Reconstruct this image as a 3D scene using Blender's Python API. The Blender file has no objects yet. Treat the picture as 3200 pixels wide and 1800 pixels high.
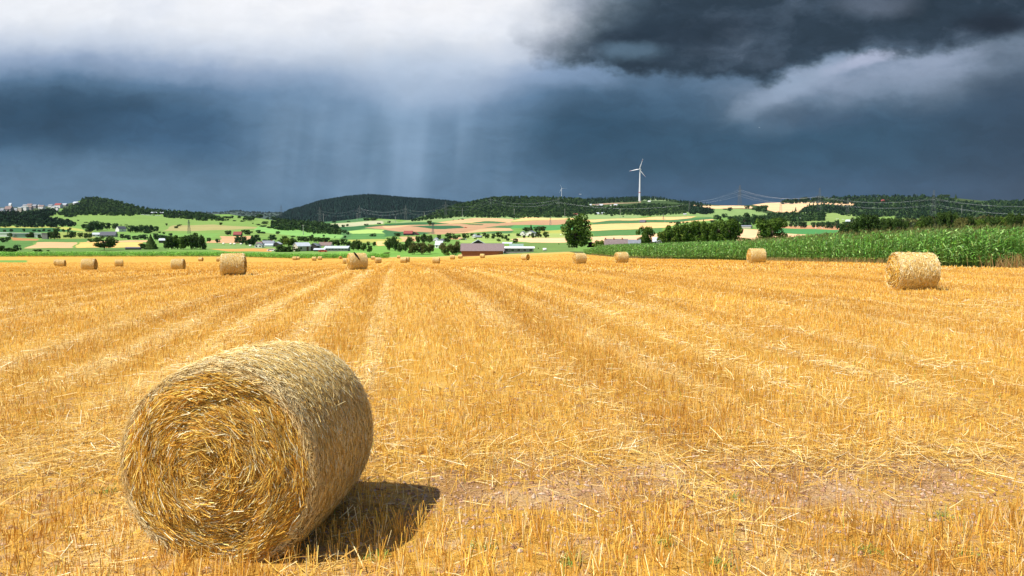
import bpy, math, random
import numpy as np
random.seed(7)
R = np.random.default_rng(11)
sc = bpy.context.scene
COL = sc.collection
rad = math.radians
# ------------------------------------------------------------------ camera
F = 2500.0                      # focal length in pixels of the 3200 px wide photograph
CAMH = 2.15
TH = math.atan((900 - 717) / F)
cam_d = bpy.data.cameras.new("camera"); cam = bpy.data.objects.new("camera", cam_d); COL.objects.link(cam)
cam_d.sensor_width = 36; cam_d.lens = 36 * F / 3200; cam_d.clip_end = 30000; cam_d.clip_start = .05
cam.location = (0, 0, CAMH); cam.rotation_euler = (rad(90) - TH, 0, 0)
sc.camera = cam
sc.view_settings.view_transform = 'Standard'; sc.view_settings.look = 'None'
EXPO = .44
sc.view_settings.exposure = EXPO; sc.view_settings.gamma = 1
# ------------------------------------------------------------------ sun
SUN_EL, SUN_AZ = rad(56), rad(-116)      # azimuth from +Y, clockwise: left and a little behind the camera
sdir = (math.sin(SUN_AZ) * math.cos(SUN_EL), math.cos(SUN_AZ) * math.cos(SUN_EL), math.sin(SUN_EL))
sl = bpy.data.lights.new("sun", 'SUN'); sl.energy = 5.0; sl.angle = rad(.5); sl.color = (1, .95, .86)
so = bpy.data.objects.new("sun", sl); COL.objects.link(so)
from mathutils import Vector, Matrix
so.rotation_euler = Vector(sdir).to_track_quat('Z', 'Y').to_euler()

def s2l(c):
    return tuple(((v / 255) / 12.92 if v / 255 <= .04045 else ((v / 255 + .055) / 1.055) ** 2.4) for v in c)
# ------------------------------------------------------------------ node helper
class G:
    def __init__(s, nt): s.nt = nt; s.N = nt.nodes; s.L = nt.links
    def n(s, t, **k):
        x = s.N.new(t)
        for a, b in k.items(): setattr(x, a, b)
        return x
    def put(s, sock, v):
        if isinstance(v, bpy.types.NodeSocket): s.L.new(v, sock)
        elif v is not None:
            if isinstance(v, tuple) and len(v) == 3 and sock.type == 'RGBA': v = v + (1,)
            sock.default_value = v
    def m(s, op, a, b=None, c=None, clamp=False):
        x = s.n('ShaderNodeMath', operation=op, use_clamp=clamp)
        s.put(x.inputs[0], a)
        if b is not None: s.put(x.inputs[1], b)
        if c is not None: s.put(x.inputs[2], c)
        return x.outputs[0]
    def ss(s, v, a, b, o0=0., o1=1.):
        x = s.n('ShaderNodeMapRange', interpolation_type='SMOOTHSTEP')
        s.put(x.inputs[0], v); s.put(x.inputs[1], a); s.put(x.inputs[2], b); s.put(x.inputs[3], o0); s.put(x.inputs[4], o1)
        return x.outputs[0]
    def mix(s, f, a, b, blend='MIX'):
        x = s.n('ShaderNodeMix', data_type='RGBA', blend_type=blend)
        s.put(x.inputs[0], f); s.put(x.inputs[6], a); s.put(x.inputs[7], b)
        return x.outputs[2]
    def vec(s, x, y, z=0.):
        v = s.n('ShaderNodeCombineXYZ'); s.put(v.inputs[0], x); s.put(v.inputs[1], y); s.put(v.inputs[2], z); return v.outputs[0]
    def noise(s, vec, scale=5., detail=4., rough=.55, col=False, dist=0.):
        x = s.n('ShaderNodeTexNoise'); s.put(x.inputs['Vector'], vec)
        x.inputs['Scale'].default_value = scale; x.inputs['Detail'].default_value = detail; x.inputs['Roughness'].default_value = rough
        x.inputs['Distortion'].default_value = dist
        return x.outputs[1 if col else 0]
    def ramp(s, v, pts, interp='LINEAR'):
        x = s.n('ShaderNodeValToRGB'); e = x.color_ramp; e.interpolation = interp
        while len(e.elements) < len(pts): e.elements.new(.5)
        for i, (p, c) in enumerate(pts):
            e.elements[i].position = p; e.elements[i].color = tuple(c) + (1,) if len(c) == 3 else c
        s.put(x.inputs[0], v); return x.outputs[0]
    def curve(s, v, pts):
        x = s.n('ShaderNodeFloatCurve'); c = x.mapping.curves[0]
        while len(c.points) < len(pts): c.points.new(.5, .5)
        for i, (a, b) in enumerate(pts): c.points[i].location = (a, b)
        x.mapping.update(); s.put(x.inputs[1], v); return x.outputs[0]
# ------------------------------------------------------------------ world: storm sky ahead, open sky behind
W = bpy.data.worlds.new("World"); sc.world = W; W.use_nodes = True
g = G(W.node_tree); g.N.clear()
tc = g.n('ShaderNodeTexCoord'); sp = g.n('ShaderNodeSeparateXYZ'); g.put(sp.inputs[0], tc.outputs['Generated'])
yy = g.m('MAXIMUM', sp.outputs[1], .08)
U0 = g.m('MULTIPLY_ADD', g.m('DIVIDE', sp.outputs[0], yy), F / 1000, 1.6)
V0 = g.m('MULTIPLY_ADD', g.m('DIVIDE', sp.outputs[2], yy), -F / 1000, .717)
w1 = g.noise(g.vec(U0, g.m('MULTIPLY', V0, 1.8)), 1.7, 3, .5, True)
w3 = g.noise(g.vec(U0, g.m('MULTIPLY', V0, 1.4)), 11., 6, .62, True)
w2 = g.noise(g.vec(U0, g.m('MULTIPLY', V0, 1.5)), 6.5, 5, .6, True)
def off(w, i, amp):
    q = g.n('ShaderNodeSeparateXYZ'); g.put(q.inputs[0], w)
    return g.m('MULTIPLY', g.m('SUBTRACT', q.outputs[i], .5), amp)
U = g.m('ADD', U0, g.m('ADD', g.m('ADD', off(w1, 0, .22), off(w2, 0, .12)), off(w3, 0, .06)))
V = g.m('ADD', V0, g.m('ADD', g.m('ADD', off(w1, 1, .07), off(w2, 1, .045)), off(w3, 1, .022)))
Us = g.m('ADD', U0, off(w1, 0, .08)); Vs = g.m('ADD', V0, off(w1, 1, .05))
un = g.m('DIVIDE', Us, 3.2)
# lower rim of the white cloud
vb = g.curve(un, [(0, .20), (.1, .20), (.2, .225), (.31, .25), (.38, .28), (.46, .275), (.52, .25), (.6, .21), (.8, .2), (1, .2)])
vv = g.m('ADD', g.m('SUBTRACT', V, vb), .25)
base = g.ramp(vv, [(0., s2l((247, 248, 252))), (.12, s2l((236, 240, 247))), (.2, s2l((200, 211, 228))), (.25, s2l((150, 170, 198))),
                   (.31, s2l((100, 130, 166))), (.40, s2l((70, 102, 137))), (.50, s2l((64, 98, 133))), (.58, s2l((80, 112, 146))), (.68, s2l((90, 122, 154)))])
def ell(cx, cy, rx, ry, u=None, v=None, rot=0., inner=.2):
    u = u or U; v = v or V
    dx = g.m('SUBTRACT', u, cx); dy = g.m('SUBTRACT', v, cy); c, s_ = math.cos(rot), math.sin(rot)
    a = g.m('DIVIDE', g.m('ADD', g.m('MULTIPLY', dx, c), g.m('MULTIPLY', dy, s_)), rx)
    b = g.m('DIVIDE', g.m('SUBTRACT', g.m('MULTIPLY', dy, c), g.m('MULTIPLY', dx, s_)), ry)
    d = g.m('SQRT', g.m('ADD', g.m('MULTIPLY', a, a), g.m('MULTIPLY', b, b)))
    return g.ss(d, inner, 1., 1., 0.)
def paint(col, mask, amt, over):
    return g.mix(g.m('MULTIPLY', mask, amt), col, over)
c = base
# puffy tone inside the white cloud
pf = g.ss(g.noise(g.vec(U0, g.m('MULTIPLY', V0, 1.6)), 3.2, 5, .55), .42, .68)
c = g.mix(g.m('MULTIPLY', g.m('MULTIPLY', pf, g.ss(vv, .28, .1)), .3), c, s2l((196, 208, 228)))
# left dark bank and lighter haze under it
c = paint(c, ell(.22, .37, .62, .15), .95, s2l((47, 76, 106)))
c = paint(c, ell(.62, .42, .42, .13), .7, s2l((66, 100, 138)))
c = paint(c, ell(.25, .60, 1.1, .17, Us), .75, s2l((97, 127, 158)))
# rain curtain
st = g.noise(g.vec(g.m('MULTIPLY', g.m('ADD', U0, g.m('MULTIPLY', V0, .12)), 9.), g.m('MULTIPLY', V0, .9)), 1.0, 2, .45)
rain = g.m('MULTIPLY', ell(1.22, .47, .62, .36, Us, Vs, inner=0.), g.ss(st, .34, .66, .28, 1.))
c = paint(c, ell(1.2, .38, .62, .34, Us, Vs, inner=0.), .6, s2l((128, 157, 188)))
c = paint(c, rain, .72, s2l((146, 174, 202)))
c = paint(c, ell(1.19, .48, .08, .16, Us, Vs), .4, s2l((84, 116, 148)))
c = paint(c, ell(1.33, .26, .34, .13), .5, s2l((190, 205, 226)))
# right half
rr = g.ss(U, 1.55, 2.0)
right = g.ramp(g.m('MULTIPLY', V, 1.4), [(.0, s2l((120, 140, 165))), (.28, s2l((100, 124, 156))), (.42, s2l((74, 102, 134))), (.6, s2l((54, 86, 116))), (.72, s2l((52, 84, 114))), (.82, s2l((58, 88, 121))), (1., s2l((64, 92, 126)))])
c = g.mix(rr, c, right)
c = paint(c, ell(1.86, .43, .32, .17, Us, Vs), .8, s2l((48, 80, 110)))
c = paint(c, g.ss(U, 2.55, 3.25), .62, s2l((46, 58, 80)))
# bright rim under the dark cloud
vc0 = g.curve(g.m('DIVIDE', U, 3.2), [(0, .0), (.46, .0), (.52, .2), (.6, .235), (.68, .255), (.75, .26), (.79, .215), (.84, .19), (.9, .185), (.96, .15), (1, .115)])
dv = g.m('SUBTRACT', V, vc0)
glow = g.m('MULTIPLY', g.ss(dv, -.04, .02), g.ss(dv, .01, .20, 1., 0.))
gu = g.m('MULTIPLY', g.ss(U, 2.1, 2.6), g.ss(U, 2.9, 3.3, 1., .35))
glow = g.m('MULTIPLY', g.m('MULTIPLY', glow, gu), g.ss(g.noise(g.vec(U0, g.m('MULTIPLY', V0, 2.)), 5., 5, .6), .3, .6, .6, 1.))
c = paint(c, glow, .85, s2l((156, 170, 194)))
c = paint(c, ell(2.46, .27, .30, .055, rot=-.45), .6, s2l((156, 174, 198)))
c = paint(c, ell(2.7, .195, .16, .03, rot=-.2), .7, s2l((182, 190, 214)))
c = paint(c, ell(1.78, .24, .26, .06), .6, s2l((136, 162, 196)))
c = paint(c, ell(2.52, .37, .22, .06), .5, s2l((66, 88, 118)))
# dark cloud
vc = g.m('SUBTRACT', vc0, g.m('ADD', g.m('MULTIPLY', off(w2, 2, 1.), .12), g.m('MULTIPLY', off(w3, 1, 1.), .07)))
dm = g.m('MULTIPLY', g.ss(g.m('SUBTRACT', V, vc), -.04, .012, 1., 0.), g.ss(g.m('ADD', g.m('ADD', U, off(w3, 0, .1)), g.m('MULTIPLY', V, 1.1)), 1.68, 2.16))
dt = g.noise(g.vec(g.m('ADD', U0, off(w2, 1, .2)), g.m('MULTIPLY', g.m('ADD', V0, off(w2, 0, .08)), 2.0)), 2.3, 7, .6)
dcol = g.ramp(dt, [(.3, s2l((34, 48, 64))), (.5, s2l((46, 61, 80))), (.60, s2l((70, 84, 106))), (.74, s2l((108, 121, 145)))])
c = g.mix(g.m('MULTIPLY', dm, .97), c, dcol)
c = paint(c, ell(2.1, .13, .42, .07, rot=-.15), .75, s2l((36, 50, 68)))
c = paint(c, ell(1.98, .175, .15, .04), .6, s2l((104, 130, 158)))
c = paint(c, ell(2.72, .02, .2, .06), .6, s2l((112, 122, 146)))
c = paint(c, ell(3.1, .09, .22, .05), .8, s2l((34, 42, 58)))
skyn = g.n('ShaderNodeTexSky', sky_type='NISHITA', sun_disc=False, sun_elevation=SUN_EL, sun_rotation=SUN_AZ)
skyn.air_density = 1.; skyn.dust_density = 1.2
skc = g.mix(1., skyn.outputs[0], (.085, .085, .085), 'MULTIPLY')
ahead = g.m('MULTIPLY', g.ss(sp.outputs[1], .12, .5), g.ss(V0, -.75, -.25))
k_ = 2 ** -EXPO
# finer torn cloud detail, and a little more contrast
fd = g.noise(g.vec(g.m('ADD', U0, off(w2, 0, .25)), g.m('MULTIPLY', g.m('ADD', V0, off(w2, 1, .12)), 2.3)), 7., 7, .62)
fa = g.ss(fd, .3, .72, .84, 1.17); lm = g.n('ShaderNodeSeparateColor'); g.put(lm.inputs[0], c); dkm = g.ss(lm.outputs[1], .03, .45, 1., 0.)
c = g.mix(g.m('MULTIPLY_ADD', dkm, .6, .22), c, g.mix(1., c, g.vec(fa, fa, fa), 'MULTIPLY'))
c = g.mix(dkm, c, g.mix(1., c, (.88, .93, .84), 'MULTIPLY'))
c = g.mix(1., c, (k_, k_, k_), 'MULTIPLY'); fin = g.mix(ahead, skc, c)
bg = g.n('ShaderNodeBackground'); g.put(bg.inputs[0], fin); bg.inputs[1].default_value = 1.
wo = g.n('ShaderNodeOutputWorld'); g.L.new(bg.outputs[0], wo.inputs[0])
# ------------------------------------------------------------------ geometry of the place
def ray(px, py):
    u = (np.asarray(px, float) - 1600) / F; v = (900 - np.asarray(py, float)) / F
    dy = math.cos(TH) + v * math.sin(TH); dz = -math.sin(TH) + v * math.cos(TH)
    return u / dy, dz / dy
def at(px, py, Y):
    a, b = ray(px, py); return np.array([a * Y, Y + 0 * a, CAMH + b * Y]).T
K = F / 2133
gY = np.array([-100, 0, 8, 20, 40, 53, 80, 134, 210, 240, 280, 350, 450]) * K
gZ = np.array([-.07, -.07, -.07, .04, .55, 1.02, 2.35, 4.55, 6.9, 7.7, 9.1, 10.8, 11.4])
tX = [-200, -100, -40, -15, 8, 15, 28, 60, 120]; tT = [-.4, -.35, -.25, 0, .42, .6, .85, 1.3, 2.0]
def zfield(X, Y):
    return -np.interp(Y, gY, gZ) + np.interp(X, tX, tT) * np.clip(Y / (80 * K), 0, 4.2)
dP = [600, 612, 640, 660, 680, 700, 720, 740, 760, 770, 781, 788, 796]
dY = np.array([3700, 3516, 2870, 2414, 1970, 1570, 1230, 961, 727, 621, 527, 470, 415.])
skP = [-900, 0, 100, 180, 230, 255, 300, 360, 400, 450, 520, 600, 670, 720, 760, 800, 850, 900, 950, 1000, 1060, 1100, 1140, 1200, 1280, 1320, 1360, 1433, 1500, 1541, 1600, 1680, 1760, 1820, 1900, 1960, 2000, 2050, 2110, 2150, 2200, 2260, 2311, 2340, 2390, 2450, 2520, 2600, 2700, 2800, 2900, 2960, 3000, 3060, 3130, 3200, 3300, 4100]
skV = [648, 648, 648, 643, 634, 626, 624, 632, 642, 653, 663, 668, 670, 669, 676, 680, 687, 694, 697, 694, 690, 686, 680, 684, 688, 676, 664, 642, 630, 622, 620, 620, 620, 623, 623, 620, 617, 618, 625, 634, 638, 642, 642, 641, 634, 632, 625, 619, 617, 614, 615, 617, 621, 627, 626, 628, 630, 640]
def ytop(px): return np.interp(px, skP, skV)
def Dof(py): return np.interp(py, dP, dY)
def zvalley(X, Y):
    px = 1600 + F * X / np.maximum(Y, 1)
    yt = Dof(ytop(px)); Yc = np.minimum(Y, yt)
    py = np.interp(Yc, dY[::-1], dP[::-1])
    _, s_ = ray(px, py)
    return CAMH + s_ * Yc - np.maximum(Y - yt, 0) * .045
def zt(X, Y):
    X = np.asarray(X, float); Y = np.asarray(Y, float)
    t = np.clip((Y - 372) / 85, 0, 1); t = t * t * (3 - 2 * t)
    return zfield(X, Y) * (1 - t) + zvalley(X, np.maximum(Y, 300)) * t
YS = np.concatenate([np.linspace(3, 60, 200), np.linspace(60, 450, 400), np.geomspace(452, 4200, 700)])
def hit(px, py):
    """first meeting of the sight line with the ground"""
    a, b = ray(px, py)
    d = CAMH + b * YS - zt(a * YS, YS)
    i = np.argmax(d <= 0)
    if d[i] > 0: i = int(np.argmin(d[len(YS) // 2:])) + len(YS) // 2; return np.array([a * YS[i], YS[i], float(zt(a * YS[i], YS[i]))])
    if i == 0: return np.array([a * YS[0], YS[0], zt(a * YS[0], YS[0])])
    t = d[i - 1] / max(d[i - 1] - d[i], 1e-6); Y = YS[i - 1] + t * (YS[i] - YS[i - 1])
    return np.array([a * Y, Y, float(zt(a * Y, Y))])
def cc(k, x, y): return 400 * (k - 1) + x * .17945, 580 + y * .17945
# ------------------------------------------------------------------ mesh helpers
def mesh_np(name, V_, Fq, mat, smooth=False, parent=None, cols=None, tris=None, link=True):
    me = bpy.data.meshes.new(name)
    V_ = np.asarray(V_, np.float32).reshape(-1, 3)
    Fq = np.asarray(Fq, np.int32).reshape(-1, 4) if Fq is not None and len(Fq) else np.zeros((0, 4), np.int32)
    T = np.asarray(tris, np.int32).reshape(-1, 3) if tris is not None and len(tris) else np.zeros((0, 3), np.int32)
    me.vertices.add(len(V_)); me.vertices.foreach_set('co', V_.ravel())
    idx = np.concatenate([Fq.ravel(), T.ravel()]); me.loops.add(len(idx)); me.loops.foreach_set('vertex_index', idx)
    n = len(Fq) + len(T); me.polygons.add(n)
    st_ = np.concatenate([np.arange(len(Fq)) * 4, len(Fq) * 4 + np.arange(len(T)) * 3]).astype(np.int32)
    me.polygons.foreach_set('loop_start', st_)
    me.polygons.foreach_set('use_smooth', np.full(n, smooth))
    me.update(calc_edges=True); me.validate()
    if cols is not None:
        ca = me.color_attributes.new('tint', 'FLOAT_COLOR', 'POINT'); ca.data.foreach_set('color', np.asarray(cols, np.float32).ravel())
    if mat: me.materials.append(mat)
    if not link: return me
    o = bpy.data.objects.new(name, me); COL.objects.link(o)
    if parent: o.parent = parent
    return o
def tag(o, label=None, cat=None, group=None, kind=None):
    if label: o['label'] = label
    if cat: o['category'] = cat
    if group: o['group'] = group
    if kind: o['kind'] = kind
    return o
def empty(name, loc, rz=0., **k):
    o = bpy.data.objects.new(name, None); COL.objects.link(o); o.location = tuple(float(v) for v in loc); o.rotation_euler = (0, 0, rz); o.empty_display_size = .2
    return tag(o, **k)
class MB:
    def __init__(s): s.v = []; s.q = []; s.t = []; s.n = 0
    def add(s, V_, Q=(), T=()):
        V_ = np.asarray(V_, float).reshape(-1, 3)
        s.v.append(V_)
        for f in Q: s.q.append([i + s.n for i in f])
        for f in T: s.t.append([i + s.n for i in f])
        s.n += len(V_)
    def box(s, x0, x1, y0, y1, z0, z1):
        s.add([(x, y, z) for x in (x0, x1) for y in (y0, y1) for z in (z0, z1)],
              [(0, 1, 3, 2), (4, 6, 7, 5), (0, 4, 5, 1), (2, 3, 7, 6), (0, 2, 6, 4), (1, 5, 7, 3)])
    def bar(s, a, b, r, r2=None, n=4):
        a = np.array(a, float); b = np.array(b, float); r2 = r if r2 is None else r2
        d = b - a; d /= np.linalg.norm(d) + 1e-9
        e = np.cross(d, (0, 0, 1) if abs(d[2]) < .9 else (1, 0, 0)); e /= np.linalg.norm(e); f = np.cross(d, e)
        an = np.arange(n) * 2 * math.pi / n
        c0 = np.cos(an)[:, None] * e + np.sin(an)[:, None] * f
        s.add(np.vstack([a + c0 * r, b + c0 * r2, [a], [b]]), [(i, (i + 1) % n, n + (i + 1) % n, n + i) for i in range(n)],
              [(2 * n, (i + 1) % n, i) for i in range(n)] + [(2 * n + 1, n + i, n + (i + 1) % n) for i in range(n)])
    def prism(s, pts, y0, y1):       # polygon in XZ pushed along Y
        n = len(pts); P0 = [(x, y0, z) for x, z in pts]; P1 = [(x, y1, z) for x, z in pts]
        s.add(P0 + P1, [(i, (i + 1) % n, n + (i + 1) % n, n + i) for i in range(n)],
              [(0, i, i + 1) for i in range(1, n - 1)] + [(n, n + i + 1, n + i) for i in range(1, n - 1)])
    def build(s, name, mat, parent=None, smooth=False, link=True):
        return mesh_np(name, np.vstack(s.v), s.q, mat, smooth, parent, None, s.t, link)
def lathe(prof, n=24, axis='z'):
    V_ = []; 
    for r, z in prof:
        for i in range(n):
            a = 2 * math.pi * i / n; V_.append((r * math.cos(a), r * math.sin(a), z))
    Q = [(j * n + i, j * n + (i + 1) % n, (j + 1) * n + (i + 1) % n, (j + 1) * n + i) for j in range(len(prof) - 1) for i in range(n)]
    return V_, Q
# ------------------------------------------------------------------ materials
MATS = {}
def bsdf(name):
    m = bpy.data.materials.new(name); m.use_nodes = True; g = G(m.node_tree); g.N.clear()
    o = g.n('ShaderNodeOutputMaterial'); b = g.n('ShaderNodeBsdfPrincipled'); g.L.new(b.outputs[0], o.inputs[0])
    b.inputs['Specular IOR Level'].default_value = .25
    return m, g, b, o
def mat(name, col, rough=.8, var=.25, scale=2., bump=0., metal=0.):
    if name in MATS: return MATS[name]
    m, g, b, o = bsdf(name)
    t = g.n('ShaderNodeTexCoord'); nz = g.noise(t.outputs['Object'], scale, 5, .6)
    dark = tuple(v * (1 - var) for v in col); lite = tuple(min(1, v * (1 + var)) for v in col)
    g.put(b.inputs['Base Color'], g.ramp(nz, [(.3, dark), (.7, lite)])); b.inputs['Roughness'].default_value = rough; b.inputs['Metallic'].default_value = metal
    if bump:
        bp = g.n('ShaderNodeBump'); bp.inputs['Strength'].default_value = bump; bp.inputs['Distance'].default_value = .05
        g.put(bp.inputs['Height'], g.noise(t.outputs['Object'], scale * 6, 4)); g.L.new(bp.outputs[0], b.inputs['Normal'])
    MATS[name] = m; return m
def foliage(name, dark, lite, trans=.25, rscale=1.):
    if name in MATS: return MATS[name]
    m, g, b, o = bsdf(name)
    t = g.n('ShaderNodeTexCoord'); oi = g.n('ShaderNodeObjectInfo'); geo = g.n('ShaderNodeNewGeometry')
    nz = g.noise(t.outputs['Object'], 2.2 * rscale, 4, .65); nz2 = g.n('ShaderNodeTexWhiteNoise'); g.put(nz2.inputs[0], geo.outputs['Random Per Island'])
    f = g.m('ADD', g.m('MULTIPLY', nz, .7), g.m('MULTIPLY', geo.outputs['Random Per Island'], .5))
    f = g.m('ADD', f, g.m('MULTIPLY', g.m('SUBTRACT', oi.outputs['Random'], .5), .3))
    col = g.ramp(f, [(.25, dark), (.95, lite)])
    g.put(b.inputs['Base Color'], col); b.inputs['Roughness'].default_value = .75; b.inputs['Specular IOR Level'].default_value = .06
    tr = g.n('ShaderNodeBsdfTranslucent'); g.put(tr.inputs[0], col); mx = g.n('ShaderNodeMixShader'); mx.inputs[0].default_value = trans
    g.L.new(b.outputs[0], mx.inputs[1]); g.L.new(tr.outputs[0], mx.inputs[2]); g.L.new(mx.outputs[0], o.inputs[0])
    MATS[name] = m; return m
def tinted(name, col, rough=.6, trans=0., spec=.25, nz=0.):
    if name in MATS: return MATS[name]
    m, g, b, o = bsdf(name); a = g.n('ShaderNodeVertexColor', layer_name='tint')
    cl = g.mix(1., a.outputs[0], col, 'MULTIPLY'); g.put(b.inputs['Base Color'], cl); b.inputs['Roughness'].default_value = rough
    b.inputs['Specular IOR Level'].default_value = spec
    if trans:
        tr = g.n('ShaderNodeBsdfTranslucent'); g.put(tr.inputs[0], cl); mx = g.n('ShaderNodeMixShader'); mx.inputs[0].default_value = trans
        g.L.new(b.outputs[0], mx.inputs[1]); g.L.new(tr.outputs[0], mx.inputs[2]); g.L.new(mx.outputs[0], o.inputs[0])
    MATS[name] = m; return m
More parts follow.
